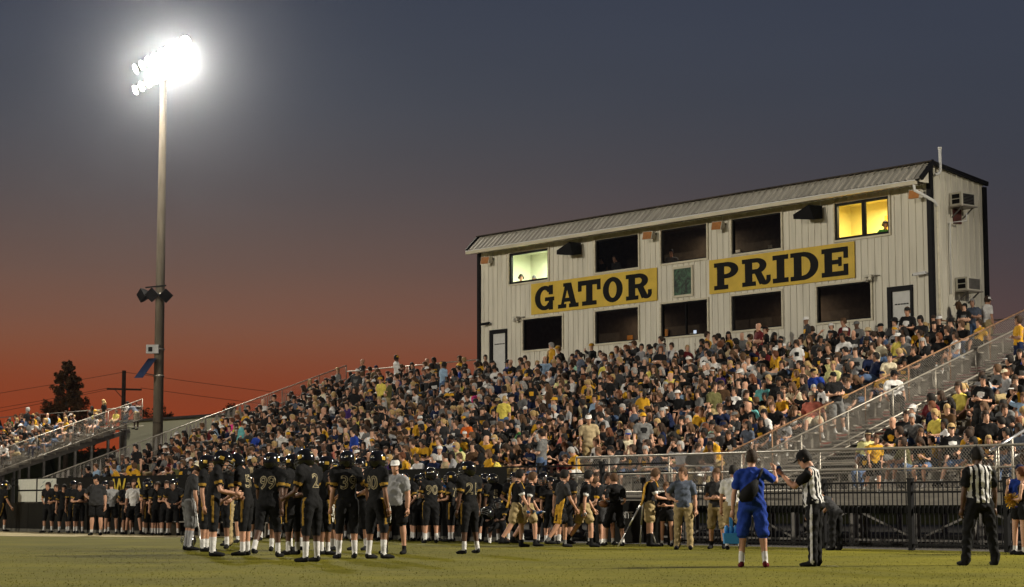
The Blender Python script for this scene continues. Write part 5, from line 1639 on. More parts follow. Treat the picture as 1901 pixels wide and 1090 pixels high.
for (px, pose, psi, lab, kw) in (
        (134, 'hips', 150, 'dark bareheaded player between the white boards and the heavy coach', dict(helm=False)),
        (166, 'stand', 200, 'player in the shadow left behind the heavy coach', dict(helm=True, skin=3, n=.6)),
        (226, 'clasp', 170, 'player between the two pale-shirted coaches', dict(helm=True, skin=2, n=.6)),
        (268, 'hips', 190, 'player just behind the white polo coach on the right', dict(helm=False, skin=3, n=.6)),
        (303, 'fold', 160, 'player with folded arms among the four by the crutches', dict(helm=True, skin=1, n=.55)),
        (338, 'stand', 195, 'bareheaded player behind the injured player', dict(helm=False, skin=1)),
        (368, 'hips', 170, 'bench player behind the crutch user and the tall player', dict(helm=True, skin=2)),
        (412, 'fold', 185, 'bench player behind the tall player taking a bottle', dict(helm=True, skin=3)),
        (447, 'stand', 150, 'bench player behind the trainer', dict(helm=True, skin=1)),
        (515, 'clasp', 200, 'bench player between number 99 and the dark player', dict(helm=True, skin=4)),
        (560, 'hips', 165, 'bench player behind number 2', dict(helm=True, skin=2)),
        (590, 'fold', 185, 'bench player with folded arms right of number 2', dict(helm=False, skin=1)),
        (630, 'stand', 170, 'bench player behind number 39, left side', dict(helm=True, skin=1)),
        (682, 'clasp', 190, 'bench player between number 39 and number 80, hands together', dict(helm=True, skin=4)),
        (748, 'hips', 150, 'bench player just right of the visor coach', dict(helm=True, skin=3, n=.6)),
        (820, 'stand', 30, 'bench player between number 90 and the drinking player', dict(helm=True, skin=2, n=.6)),
        (856, 'fold', 200, 'bench player left of the lone player', dict(helm=True, skin=3)),
        (884, 'clasp', 170, 'bench player right of the lone player', dict(helm=True, skin=1, n=.6)),
        (934, 'stand', 185, 'bench player beside the kneeling one', dict(helm=True, skin=2, n=.6)),
        (990, 'hips', 175, 'bench player seen between the first two towel carriers', dict(helm=True, skin=1, n=.6)),
        (1060, 'fold', 190, 'bench player behind the charcoal polo trainer', dict(helm=True, skin=4)),
        (1100, 'stand', 180, 'bench player behind the man looking down', dict(helm=False, skin=2)),
        (1160, 'hips', 170, 'staff member in black behind the tripod', dict(helm=False, kind='tee', skin=1)),
        (1180, 'clasp', 200, 'staff member in charcoal left of the yellow towel man', dict(helm=False, kind='tee', shirt='charcoal', skin=2)),
        (1300, 'stand', 180, 'staff member in black between the slate and charcoal polos', dict(helm=False, kind='tee', skin=1, n=.5))):
    bench(px, pose, psi, lab, hc=1.83 + .05 * math.sin(px), **kw)
# towel carriers and staff
FP(957, 1014, 866, -80, 'towel carrier in black tee and khaki shorts, leftmost of the walking pair', 'walk', 'tee', pants='khaki', cuff=True, hair='short', haircol='black', skin=1, sock='black', key='tc1', group=GS)
FP(979, 1014, 872, -80, 'second towel carrier in khaki shorts with a blue bottle', 'walk2', 'tee', pants='khaki', cuff=True, hair='short', haircol='brown', skin=1, sock='black', key='tc2', group=GS)
FP(1040, 1017, 869, -70, 'trainer in charcoal polo and black shorts with a yellow waist towel', 'walk', 'polo', H0=1.85, shirt='charcoal', fat=1.08, hair='short', haircol='black', skin=2, sock='grey', key='tc3', group=GS)
FP(1082, 1015, 869, -80, 'towel carrier in khaki shorts leaning forward as he walks', 'walk2', 'tee', pants='khaki', cuff=True, hair='short', haircol='black', skin=1, sock='black', sockh=.13, key='tc4', group=GS)
FP(1116, 1017, 884, 75, 'young man in jersey and grey shorts looking down at the bottles', 'look_down', 'tee', pants='charcoal', cuff=True, trimc='gold', hair='short', haircol='brown', skin=1, group=GS)
FP(1140, 1017, 880, 20, 'woman in black tee holding a football on her hip', 'ball_hip', 'tee', fem=True, pants='black', bot='long_shorts', hair='short', haircol='brown', skin=1, key='ball', group=GS)
FP(1203, 1013, 866, -85, 'young man with a long yellow towel on his back beside the tripod', 'reach_fwd', 'tee', pants='khaki', cuff=True, hair='short', haircol='brown', skin=1, sock='black', sockh=.2, key='tc5', group=GS)
FP(1235, 1019, 905, 160, 'short woman in black between the towel man and the slate polo man', 'clasp', 'tee', H0=1.6, fem=True, hair='tail', haircol='brown', skin=2, group=GS)
FP(1266, 1023, 869, 170, 'man in slate polo and long khaki trousers', 'hip_one', 'polo', H0=1.85, fat=1.12, shirt='slate', pants='khaki', bot='pants', hair='short', haircol='brown', skin=1, group=GS)
FP(1328, 1022, 872, 165, 'man in charcoal polo and khaki shorts with clasped hands', 'clasp', 'polo', H0=1.83, shirt='charcoal', pants='khaki', bot='long_shorts', hair='full', haircol='brown', skin=1, sock='black', group=GS)
FP(1358, 1020, 861, -20, 'man in white shirt mostly hidden behind the blue uniform', 'stand', 'tee', shirt='white', pants='khaki', hair='short', haircol='black', skin=2, group=GS)
FP(1393, 1053, 832, -8, 'water boy in blue shirt and blue shorts seen from the back', 'give', 'tee', H0=1.83, fat=1.1, shirt='blue', pants='blue', bot='long_shorts', hair='short', haircol='dark brown', skin=1, sockh=.16, shoe='maroon', key='blue')
FP(1508, 1051, 830, 68, 'referee in striped shirt and black cap taking a blue bottle', 'take', 'ref', H0=1.85, bot='pants', fat=1.25, hair='short', haircol='black', cap='cap', skin=1, key='ref1', group='referees')
FP(1547, 1018, 895, 40, 'man in dark grey shirt bending behind the referee at the fence', 'bend', 'tee', shirt='charcoal', pants='black', bot='pants', hair='short', skin=2, group=GS)
FP(1813, 1048, 824, 15, 'referee in striped shirt seen from the back near the right edge', 'wide', 'ref', H0=1.86, bot='pants', fat=1.14, hair='short', haircol='black', cap='cap', skin=4, stripe_on=False, key='ref2', group='referees')
FP(1889, 1024, 855, 150, 'woman in blue shirt and dark cap at the right edge', 'drink', 'tee', H0=1.7, fem=True, shirt='blue', pants='black', hair='tail', cap='cap', capcol='navy', skin=0, group=GS)
FP(1896, 1031, 866, 60, 'cheerleader in black top with a gold pompom at the right edge', 'clasp', 'tank', H0=1.68, fem=True, pants='black', hair='tail', haircol='red brown', skin=0, key='cheer', group=GS)

# ------------------------------------------------------------------ things they hold or wear
M['bottle_blue'] = mat('blue_bottle', (.02, .12, .42), .3, var=.05)
M['bottle_white'] = mat('bottle_cap_white', (.6, .6, .62), .4, var=.05)
M['carrier_blue'] = mat('blue_carrier', (.05, .26, .62), .4, var=.06)
M['alu_bright'] = mat('crutch_aluminium', (.75, .75, .74), .3, .7, var=.05)
M['leather'] = mat('ball_leather', (.16, .07, .03), .6, var=.15, scale=30)
M['towel_y'] = mat('yellow_towel', (.56, .31, .03), .9, var=.2, scale=12, bump=.5)
M['towel_w'] = mat('white_towel', (.62, .60, .55), .9, var=.12, scale=12, bump=.5)
GBt = 'blue water bottles'


def bottle(P, axis, label):
    e = empty('water_bottle', P); tag(e, label, 'bottle', GBt)
    e.rotation_euler = Vector(axis).to_track_quat('Z', 'Y').to_euler()
    m = MB(); m.tube([(0, 0, -.10), (0, 0, -.09), (0, 0, .0), (0, 0, .05), (0, 0, .075)], [.028, .036, .034, .036, .026], 12); m.obj('bottle_body', M['bottle_blue'], e, True)
    m = MB(); m.tube([(0, 0, .075), (0, 0, .10), (0, 0, .12), (0, 0, .14)], [.028, .027, .012, .008], 10); m.obj('bottle_cap', M['bottle_white'], e, True)
    return e


def palm(b, sd, push=.035):
    c, f, n = b['palms'][sd]
    return wpt(b, Vector(c) + Vector(n) * push)


bottle(palm(PEOPLE['tc1'], 'R'), (.9, -.2, .1), 'blue water bottle carried by the leftmost towel carrier')
bottle(palm(PEOPLE['tc2'], 'L'), (.8, -.5, .1), 'blue water bottle carried by the second towel carrier')
bottle(palm(PEOPLE['tc4'], 'R'), (.3, -.8, .2), 'blue water bottle carried by the towel carrier leaning forward')
bottle(palm(PEOPLE['trainer'], 'R'), (-.3, 0, 1), 'blue water bottle held up by the trainer in the huddle')
bottle(palm(PEOPLE['ref1'], 'L'), (-.15, 0, 1), 'blue water bottle in the hand of the referee')
bottle(palm(PEOPLE['drinker'], 'R'), (-.8, 0, .5), 'pale bottle raised by the drinking bench player')
# blue carrier in the left hand of the water boy
c = palm(PEOPLE['blue'], 'L', 0) + Vector((-.02, 0, -.03))
e = empty('bottle_carrier', c); tag(e, 'bright blue plastic bottle carrier held by the water boy', 'carrier')
m = MB(); m.bar((0, 0, .02), (0, 0, -.24), .035, .05); m.obj('handle', M['carrier_blue'], e)
m = MB(); m.hexa([(-.11, -.08, -.38), (.11, -.08, -.38), (.11, .08, -.38), (-.11, .08, -.38), (-.125, -.10, -.22), (.125, -.10, -.22), (.125, .10, -.22), (-.125, .10, -.22)]); m.obj('tray', M['carrier_blue'], e)
for i in range(3):
    m = MB(); m.tube([(-.07 + .07 * i, .0, -.25), (-.07 + .07 * i, .0, -.13), (-.07 + .07 * i, 0, -.10)], [.036, .034, .012], 10); m.obj('carried_bottle', M['carrier_blue'], e, True)
# sling bag on his back
b = PEOPLE['blue']
e = empty('sling_bag', wpt(b, (0, -.17, 1.18))); e.rotation_euler = (0, 0, b['psi']); tag(e, 'black sling bag across the back of the water boy', 'bag')
m = MB(); m.tube([(-.17, -.01, -.16), (-.08, -.05, -.10), (.02, -.05, .02), (.08, -.02, .14)], [.05, .12, .10, .03], 10); o_ = m.obj('pouch', M['black_plastic'], e, True)
m = MB(); m.tube([(.08, -.03, .12), (.13, .0, .22), (.16, .10, .30), (.12, .22, .25)], .022, 6); m.obj('strap', M['black_plastic'], e, True)


def cloth_strip(name, b, pts, width, material, label, cat='towel', nrm=(0, -1, 0), wave=.012):
    """towel draped along pts (body coordinates)"""
    ob = empty(name, wpt(b, pts[0])); ob.rotation_euler = (0, 0, b['psi']); tag(ob, label, cat)
    m = MB(); o = Vector(pts[0]); P3 = [Vector(p) for p in pts]
    nseg = 6
    rows = []
    for i in range(len(P3)):
        d = (P3[min(i + 1, len(P3) - 1)] - P3[max(i - 1, 0)]).normalized()
        side = d.cross(Vector(nrm)).normalized()
        rows.append([P3[i] + side * width * (q / nseg - .5) * (1 + .08 * math.sin(i * 1.9)) + Vector(nrm) * wave * math.sin(q * 2.2 + i * .7) - o for q in range(nseg + 1)])
    for i in range(len(rows) - 1):
        for q in range(nseg):
            m.face([rows[i][q], rows[i][q + 1], rows[i + 1][q + 1], rows[i + 1][q]])
    c = m.obj('towel_cloth', material, ob, True); c.modifiers.new('thickness', 'SOLIDIFY').thickness = .012
    return ob


def torso(b, t, x, f):
    v = b['off'] + b['spine'] * t * b['k'] + b['right'] * x * b['k'] + b['fwd'] * f * b['k']
    return tuple(v)


for key, x, lab in (('tc1', -.06, 'yellow towel over the shoulder of the leftmost towel carrier'), ('tc5', .02, 'long yellow towel down the back of the man beside the tripod')):
    b = PEOPLE[key]
    cloth_strip('towel', b, [torso(b, .38, x, .14), torso(b, .50, x, .07), torso(b, .52, x, -.02), torso(b, .47, x, -.12), torso(b, .36, x, -.155), torso(b, .2, x, -.16), torso(b, .06, x, -.17), torso(b, -.08, x, -.20)], .23, M['towel_y'], lab)
b = PEOPLE['tc3']
cloth_strip('towel', b, [torso(b, .10, .13, -.05), torso(b, .0, .20, -.10), torso(b, -.15, .21, -.12), torso(b, -.32, .20, -.12), torso(b, -.42, .20, -.13)], .22, M['towel_y'], 'yellow towel hanging from the waist of the charcoal polo trainer', nrm=(.4, -.9, 0))
b = PEOPLE['trainer']
cloth_strip('towel', b, [torso(b, .20, .05, .17), torso(b, .05, .08, .21), torso(b, -.12, .09, .22), torso(b, -.3, .09, .22)], .2, M['towel_y'], 'orange-yellow towel hanging in front of the trainer in the huddle', nrm=(0, 1, 0))
b = PEOPLE['glove']
cloth_strip('towel', b, [torso(b, .03, .14, .10), torso(b, -.1, .16, .14), torso(b, -.26, .17, .15), torso(b, -.36, .17, .15)], .14, M['towel_w'], 'white towel tucked at the hip of player number 80', nrm=(.3, .95, 0))
b = PEOPLE['tow']
cloth_strip('towel', b, [torso(b, .03, .15, .05), torso(b, -.1, .19, .07), torso(b, -.28, .20, .1), torso(b, -.36, .20, .11)], .11, M['towel_w'], 'white towel hanging behind player number 2', nrm=(1, .1, 0))
# crutches
b = PEOPLE['crutch']
for sd, lab in (('R', 'silver crutch nearest to the sideline, under the injured player'), ('L', 'silver crutch nearest to us, under the injured player')):
    w = wpt(b, b['palms'][sd][0]); sg = 1 if sd == 'R' else -1
    arm_ = wpt(b, Vector(b['hands'][sd][2]) + Vector((sg * .05, 0, -.12)))
    ft = Vector((w.x + .03, w.y, 0.0)) + Vector((math.cos(b['psi']), math.sin(b['psi']), 0)) * sg * .10
    e = empty('crutch', ft); tag(e, lab, 'crutch', 'pair of silver crutches')
    dv = Vector((math.cos(b['psi'] + 1.57), math.sin(b['psi'] + 1.57), 0)) * .05
    lo_ = Vector((0, 0, 0)); mid_ = (w - ft) * .62; wr = w - ft; tp = arm_ - ft
    for s_ in (-1, 1):
        m = MB(); m.tube([mid_ * .75, mid_ + dv * s_ * .6, wr + dv * s_, tp + dv * s_ * 1.1], .012, 7); m.obj('shaft', M['alu_bright'], e, True)
    m = MB(); m.tube([lo_ + Vector((0, 0, .02)), mid_ * .85], .013, 7); m.obj('lower_tube', M['alu_bright'], e, True)
    m = MB(); m.tube([tp - dv * 1.6, tp + dv * 1.6], .028, 8); m.obj('arm_pad', M['black_plastic'], e, True)
    m = MB(); m.tube([wr - dv * 1.1, wr + dv * 1.1], .018, 8); m.obj('hand_grip', M['black_plastic'], e, True)
    m = MB(); m.tube([(0, 0, 0), (0, 0, .05)], [.025, .018], 8); m.obj('rubber_tip', M['black_plastic'], e, True)
# football on the woman's hip
b = PEOPLE['ball']
P = wpt(b, torso(b, .06, -.27, .10))
e = empty('football', P); e.rotation_euler = (.3, .2, b['psi'] + .5); tag(e, 'brown leather football held on the hip of the woman', 'ball')
m = MB(); m.tube([(0, -.14, 0), (0, -.11, 0), (0, -.06, 0), (0, 0, 0), (0, .06, 0), (0, .11, 0), (0, .14, 0)], [.008, .045, .076, .085, .076, .045, .008], 14); m.obj('ball_skin', M['leather'], e, True)
m = MB(); m.box(-.006, .006, -.05, .05, .080, .090); m.obj('laces', M['white_paint'], e)
# tripod beside the yellow towel man
Pt = PEOPLE['tc5']['ob'].location
q0 = Vector((0, 0, 1.0)); base = Vector((Pt.x - .12, Pt.y + .35, 0))
e = empty('tripod', base); tag(e, 'aluminium tripod with spread legs beside the yellow towel man', 'tripod')
for (x, y) in ((-.62, -.55), (.30, -.1), (-.05, .45)):
    m = MB(); m.tube([(0, 0, 1.05), (x * .55, y * .55, .48)], .020, 6); lg = m.obj('leg', M['alu_bright'], e, True)
    m = MB(); m.tube([(x * .5, y * .5, .53), (x, y, .0)], .014, 6); m.obj('lower_leg', M['alu_bright'], lg, True)
m = MB(); m.tube([(0, 0, .98), (0, 0, 1.45)], [.03, .022], 8); m.obj('column', M['black_plastic'], e, True)
m = MB(); m.box(-.06, .06, -.12, .10, 1.45, 1.58); m.obj('camera_body', M['black_plastic'], e)
m = MB(); m.tube([(0, -.12, 1.52), (0, -.22, 1.52)], .04, 10); m.obj('camera_lens', M['black_plastic'], e, True)
# gold pompom
b = PEOPLE['cheer']; P = palm(b, 'R', .08)
e = empty('pompom', P); tag(e, 'shiny gold pompom held by the cheerleader', 'pompom')
m = MB()
for i in range(260):
    d = nrng.normal(size=3); d /= np.linalg.norm(d); t = np.cross(d, nrng.normal(size=3)); t /= np.linalg.norm(t)
    q = d * .15 * (.75 + .35 * nrng.random()) + np.array([0, 0, -.03])
    m.face([tuple(t * .004), tuple(q + t * .006), tuple(q - t * .006), tuple(-t * .004)])
tag(m.obj('streamers', mat('gold_foil', (.6, .36, .04), .3, .5, var=.1), e), kind='stuff')
# helmets in hand, bags, coolers and a folding chair along the bench
def loose_helmet(px, Y, z, lab):
    P = at_depth(px, 930, Y); e = empty('football_helmet', (P.x, P.y, z)); e.rotation_euler = (.5, .3, 2.2); tag(e, lab, 'helmet', 'helmets held or set down')
    mesh_obj('shell', HELM, e); mesh_obj('helmet_stripe', HELM_S, e); mesh_obj('facemask', HELM_M, e)
loose_helmet(141, 71.5, .78, 'black helmet hanging from a hand left of the heavy coach')
loose_helmet(905, 47.5, .75, 'black helmet held beside the lone player')
loose_helmet(352, 46, .14, 'black helmet on the ground behind the crutches')
M['cooler'] = mat('white_cooler', (.50, .50, .47), .5, var=.1); M['bag'] = mat('black_kit_bag', (.012, .012, .013), .8, var=.2, bump=.4)
def cooler(px, Y, lab):
    P = at_depth(px, 960, Y); e = empty('drinks_cooler', (P.x, P.y, 0), .4); tag(e, lab, 'cooler')
    m = MB(); m.tube([(0, 0, 0), (0, 0, .05), (0, 0, .44), (0, 0, .46)], [.17, .19, .20, .19], 16); m.obj('tank', M['cooler'], e, True)
    m = MB(); m.tube([(0, 0, .46), (0, 0, .52)], [.205, .19], 16); m.obj('lid', M['black_plastic'], e, True)
    m = MB(); m.tube([(0, -.2, .08), (0, -.25, .07)], .02, 8); m.obj('spigot', M['black_plastic'], e, True)
cooler(1132, 49.5, 'round white drinks cooler behind the woman with the football')
def kit_bag(px, Y, w, lab):
    P = at_depth(px, 990, Y); e = empty('kit_bag', (P.x, P.y, 0), rng.random() * 3); tag(e, lab, 'bag')
    m = MB(); m.tube([(-w, 0, .15), (-w * .85, 0, .17), (0, .02, .20), (w * .85, 0, .17), (w, 0, .15)], [.05, .16, .19, .16, .05], 10); m.obj('bag_body', M['bag'], e, True)
    m = MB(); m.tube([(-w * .4, -.1, .33), (-w * .3, -.05, .44), (w * .3, -.05, .44), (w * .4, -.1, .33)], .015, 6); m.obj('bag_handle', M['bag'], e, True)
kit_bag(1175, 48.8, .34, 'black kit bag on the ground behind the tripod'); kit_bag(1105, 49.6, .30, 'black kit bag behind the man looking down'); kit_bag(945, 52, .3, 'black kit bag behind the leftmost towel carrier')
kit_bag(690, 56, .36, 'black kit bag behind player number 80')
P = at_depth(848, 990, 54); e = empty('folding_chair', (P.x, P.y, 0), .6); tag(e, 'metal folding chair among the bench players', 'chair')
m = MB(); m.box(-.2, .2, -.2, .2, .43, .46); m.obj('seat', M['steel_dark'], e)
m = MB(); m.box(-.2, .2, .2, .225, .60, .85); m.obj('backrest', M['steel_dark'], e)
for x in (-.2, .2):
    m = MB(); m.bar((x, -.25, 0), (x, .21, .87), .025, .025); m.obj('leg', M['steel_dark'], e)
    m = MB(); m.bar((x, .28, 0), (x, -.18, .44), .025, .025); m.obj('leg', M['steel_dark'], e)
P = fl(s_at(470), -.55); e = empty('team_bench', (P.x, P.y, 0), FRZ); tag(e, 'long aluminium team bench behind the huddle', 'bench')
for y in (-.13, .13):
    m = MB(); m.box(-4.5, 4.5, y - .115, y + .115, .42, .455); m.obj('seat_plank', M['alu'], e)
for x in (-4, -2, 0, 2, 4):
    m = MB(); m.box(x - .03, x + .03, -.22, .22, 0, .42); m.obj('leg', M['galv'], e)
# ------------------------------------------------------------------ spectators
ARCH = []      # (body hi, body lo, top, bot, fem, sit)
specs = [('sit_lap', 'tee', 'shorts', False, 1.0), ('sit_knees', 'tee', 'shorts', False, 1.05), ('sit_up', 'tee', 'pants', False, 1.12), ('sit_look', 'tee', 'shorts', False, 1.0), ('sit_chin', 'tee', 'pants', False, 1.0),
         ('sit_phone', 'tee', 'shorts', True, 1.0), ('sit_cross', 'tank', 'shorts', True, 1.0), ('sit_lean', 'tee', 'shorts', False, 1.2), ('sit_side', 'tee', 'pants', True, 1.0), ('sit_hat', 'tee', 'shorts', False, 1.0),
         ('sit_lap', 'tee', 'shorts', True, 1.05), ('sit_knees', 'tee', 'pants', False, 1.2), ('sit_look', 'tank', 'shorts', True, .98), ('sit_up', 'tee', 'shorts', True, 1.0),
         ('stand', 'tee', 'shorts', False, 1.05), ('fold', 'tee', 'pants', False, 1.1), ('hip_one', 'tee', 'shorts', True, 1.0), ('clasp', 'tee', 'long_shorts', False, 1.15), ('bend', 'tee', 'shorts', False, 1.0), ('walk', 'tee', 'shorts', False, .95)]
for i, (po_, tp_, bo_, fe_, ft_) in enumerate(specs):
    H_ = (1.66 if fe_ else 1.78) + .03 * ((i * 7) % 3 - 1)
    hi = finish(build_body('person', po_, H_, ft_, top=tp_, bot=bo_, sockh=.07, fem=fe_, voxel=.027, detail=True))
    lo = build_body('crowd', po_, H_, ft_, top=tp_, bot=bo_, sockh=.07, fem=fe_, voxel=.048, detail=False)
    ARCH.append(dict(hi=hi, lo=lo, top=tp_, bot=bo_, fem=fe_, sit=po_.startswith('sit'), pose=po_))
SIT_M = [i for i, a in enumerate(ARCH) if a['sit'] and not a['fem']]; SIT_F = [i for i, a in enumerate(ARCH) if a['sit'] and a['fem']]
STD_M = [14, 15, 17]; STD_F = [16]
PSI0 = math.degrees(math.atan2(VX, -VY))

SHIRT_W = [('black', 50), ('charcoal', 12), ('gold', 9), ('white', 8), ('grey', 10), ('light grey', 3), ('navy', 6), ('yellow', 1.2), ('pale yellow', .6), ('blue', .6), ('light blue', 1.4), ('teal', .4), ('red', .7), ('maroon', 1.4),
           ('salmon', .5), ('pink', .35), ('green', .3), ('purple', .7), ('tan', 1.8), ('olive', 2), ('brown', 2), ('cream', 1.0), ('slate', 3), ('mint', .2)]
PANT_W = [('denim', 30), ('khaki', 26), ('black', 24), ('charcoal', 8), ('grey', 5), ('navy', 5), ('white', 2), ('olive', 3)]


def pick(w):
    t = rng.random() * sum(x[1] for x in w)
    for n_, q in w:
        t -= q
        if t <= 0: return n_
    return w[-1][0]


SPEC = []       # dicts: a, b, z, psi, arch, clothes
def spectator(a, b, z, row=None, arch=None, shirt=None, cap=None, capcol=None, hair=None, haircol=None, pants=None, dpsi=None, skin=None, note=None, stand=False, fem=None, sec='', sc=None):
    if fem is None: fem = rng.random() < .40
    if arch is None:
        arch = rng.choice((STD_F if fem else STD_M) if stand else (SIT_F if fem else SIT_M))
    fem = ARCH[arch]['fem']
    if skin is None: skin = rng.choices([0, 1, 2, 3, 4], [30, 38, 16, 9, 7])[0]
    if cap is None: cap = rng.choices([None, 'cap', 'capback', 'bucket'], [74 if not fem else 92, 20 if not fem else 5, 4, 1.5 if not fem else 1])[0]
    if cap == 'none': cap = None
    if hair is None: hair = rng.choices(['short', 'full', 'long', 'tail', 'bald'], [4, 10, 56, 30, 0] if fem else [62, 20, 1, 0, 12])[0]
    if haircol is None: haircol = rng.choices(['black', 'dark brown', 'brown', 'blond', 'grey', 'red brown'], [20, 30, 22, 15 if fem else 6, 8, 5])[0]
    if skin >= 3: haircol = 'black'
    shirt = shirt or pick(SHIRT_W); pants = pants or pick(PANT_W)
    capcol = capcol or pick([('black', 40), ('white', 26), ('gold', 12), ('grey', 8), ('navy', 8), ('khaki', 6)])
    pr_ = shirt
    if shirt in ('black', 'charcoal', 'navy') and rng.random() < .5: pr_ = rng.choice(['gold', 'white', 'gold', 'grey'])
    elif shirt in ('gold', 'white', 'grey', 'light grey') and rng.random() < .4: pr_ = 'black'
    SPEC.append(dict(a=a, b=b, z=z, psi=PSI0 + (rng.gauss(0, 22) if dpsi is None else dpsi), arch=arch, shirt=shirt, pants=pants, cap=cap, capcol=capcol, hair=None if hair == 'bald' else hair, haircol=haircol, skin=skin, pr=pr_, row=row, note=note, stand=stand, sec=sec,
                     shoe=rng.choice(['white', 'black', 'grey', 'brown', 'white']), sc=sc or (rng.uniform(.93, 1.05) if rng.random() > .10 else rng.uniform(.78, .9)), tl=(rng.gauss(0, 3.5), rng.gauss(0, 3.5))))


taken = []
def seat_at(px, py, stand=False, rows=range(ROWS)):
    hh = 1.62 if stand else 1.16
    best = None
    for k in rows:
        b = row_b(k) + (.15 if not stand else -.2)
        a, z = on_b(px, py, b)
        e = abs(z - (mz_(k) + hh))
        if best is None or e < best[0]: best = (e, k, a, b)
    return best[1:]


def special(px, py, shirt, stand=False, **o):
    k, a, b = seat_at(px, py, stand)
    spectator(a, b, mz_(k), row=k, shirt=shirt, stand=stand, note=True, sec='main', **o)
    taken.append((k, a))
    if stand: taken.append((k - 1, a)) if k > 0 else None


SP = special
SP(1082, 662, 'red', cap='cap', capcol='navy', arch=1, fem=False); SP(1158, 664, 'black', cap='cap', capcol='white', arch=10); SP(1246, 692, 'yellow', cap='cap', capcol='gold', arch=1, pants='denim', dpsi=25); SP(1290, 752, 'gold', hair='full', haircol='red brown', arch=7, dpsi=120)
SP(1195, 777, 'grey', True, cap='cap', capcol='gold', arch=14, dpsi=60); SP(1097, 781, 'tan', True, cap='cap', capcol='white', arch=14, dpsi=50); SP(878, 728, 'pink', arch=1, dpsi=80); SP(932, 741, 'yellow', True, cap='cap', capcol='white', arch=14, dpsi=-160)
SP(742, 664, 'white', True, arch=17, skin=4, dpsi=160); SP(437, 790, 'teal', True, arch=14, dpsi=150, hair='short'); SP(1537, 664, 'pale yellow', cap='cap', capcol='white', arch=0, pants='white', skin=1); SP(1512, 745, 'salmon', cap='cap', capcol='cream', arch=7, pants='cream', dpsi=40, skin=1)
SP(1488, 745, 'red', arch=8, dpsi=150, hair='long', haircol='brown'); SP(1557, 696, 'black', True, cap='cap', capcol='black', arch=17, pants='grey', dpsi=60); SP(1479, 680, 'gold', arch=0, pants='charcoal', hair='short', skin=1); SP(1606, 799, 'pale yellow', cap='cap', capcol='tan', arch=7, pants='denim', dpsi=35)
SP(1716, 604, 'gold', arch=1, cap='cap', capcol='black', pants='black'); SP(1887, 596, 'gold', True, arch=15, pants='navy', skin=2); SP(1683, 582, 'black', True, cap='cap', capcol='black', arch=17, pants='black', skin=2, dpsi=10); SP(1659, 692, 'white', arch=2, hair='short', haircol='black')
SP(645, 681, 'black', True, arch=18, pants='charcoal', dpsi=120); SP(666, 672, 'black', True, arch=15, skin=2, hair='bald', cap='none'); SP(1003, 838, 'grey', True, arch=17, hair='short', dpsi=-60); SP(1044, 842, 'maroon', arch=1, hair='short', dpsi=70)
SP(1012, 667, 'light blue', arch=0, hair='bald', cap='none', skin=0); SP(1335, 640, 'grey', cap='cap', capcol='navy', arch=3); SP(1367, 648, 'white', cap='cap', capcol='black', arch=11); SP(1282, 665, 'white', arch=13, hair='tail'); SP(1431, 646, 'black', arch=10, hair='full', haircol='dark brown')
SP(1612, 620, 'navy', cap='bucket', capcol='tan', arch=3); SP(1562, 618, 'black', cap='cap', capcol='white', arch=2); SP(1540, 622, 'charcoal', arch=9, hair='short', haircol='grey'); SP(1655, 612, 'light grey', arch=10, hair='short', haircol='grey', skin=0); SP(1680, 616, 'light grey', arch=0, hair='long', haircol='dark brown')
SP(1752, 790, 'white', arch=13); SP(1700, 770, 'grey', arch=1, hair='short', haircol='grey', dpsi=30); SP(1830, 715, 'white', arch=13, hair='long'); SP(1872, 690, 'light grey', arch=7, cap='cap', capcol='cream'); SP(1765, 745, 'black', cap='cap', capcol='white', arch=12, fem=True)
SP(1742, 730, 'black', arch=10, hair='long', haircol='dark brown'); SP(822, 680, 'light blue', True, arch=14, dpsi=170, pants='denim'); SP(865, 700, 'orange', arch=0, H=None) if False else None
SP(870, 790, 'orange', arch=0, hair='short'); SP(853, 838, 'pale yellow', cap='cap', capcol='blue', arch=3); SP(815, 840, 'white', cap='capback', capcol='white', arch=1); SP(1330, 720, 'olive', True, arch=14, dpsi=90, skin=1)
SP(1120, 842, 'black', arch=10, hair='full', haircol='brown', pants='black'); SP(1150, 838, 'grey', arch=11, hair='short'); SP(1165, 810, 'cream', cap='cap', capcol='blue', arch=0); SP(1400, 700, 'black', arch=12, fem=True); SP(1060, 775, 'charcoal', arch=4)
# random crowd
def free(k, a, d=.42):
    for kk, aa in taken:
        if kk == k and abs(aa - a) < d: return False
    return True


def fill(k, a0, a1, b, z, prob, sec, step=.51):
    a = a0 + rng.random() * .5
    while a < a1:
        p = prob(a, k)
        if rng.random() < p and free(k, a):
            st_ = rng.random() < .03
            spectator(a + rng.uniform(-.06, .06), b + (.15 if not st_ else -.2) + rng.uniform(-.04, .04), z, row=k, stand=st_, sec=sec)
        a += step * rng.uniform(.92, 1.25)


nz = lambda a, k: .5 + .5 * math.sin(a * .9 + k * 1.7) * math.sin(a * .37 - k * .8)
def pmain(a, k):
    p = .90 if a < 14 else (.84 if a < 20 else .76)
    if k >= 18: p *= .62
    if k <= 1 and a > 15: p *= .85
    return p * (.78 + .3 * nz(a, k))
for k in range(ROWS):
    fill(k, MAIN_A0 + (1.7 if k < 17 else .5), AISLE0 - .5, row_b(k), mz_(k), pmain, 'main')
    fill(k, AISLE1 + .4, 38.5, row_b(k), mz_(k), lambda a, k: (.86 if k < 14 else .7) * (.75 + .3 * nz(a, k)), 'right')
for k in range(3, ROWS):
    fill(k, -52.0, L_A1 - .4, row_b(k), lz_(k), lambda a, k: .50 * (.6 + .6 * nz(a, k)), 'left')
# people standing here and there: landing by the press box, walkway, gap beside the wall
def stander(px, py, b, z, shirt, note, **o):
    a, zz_ = on_b(px, py, b)
    spectator(a, b, z, shirt=shirt, stand=True, note=note, sec='other', **o)


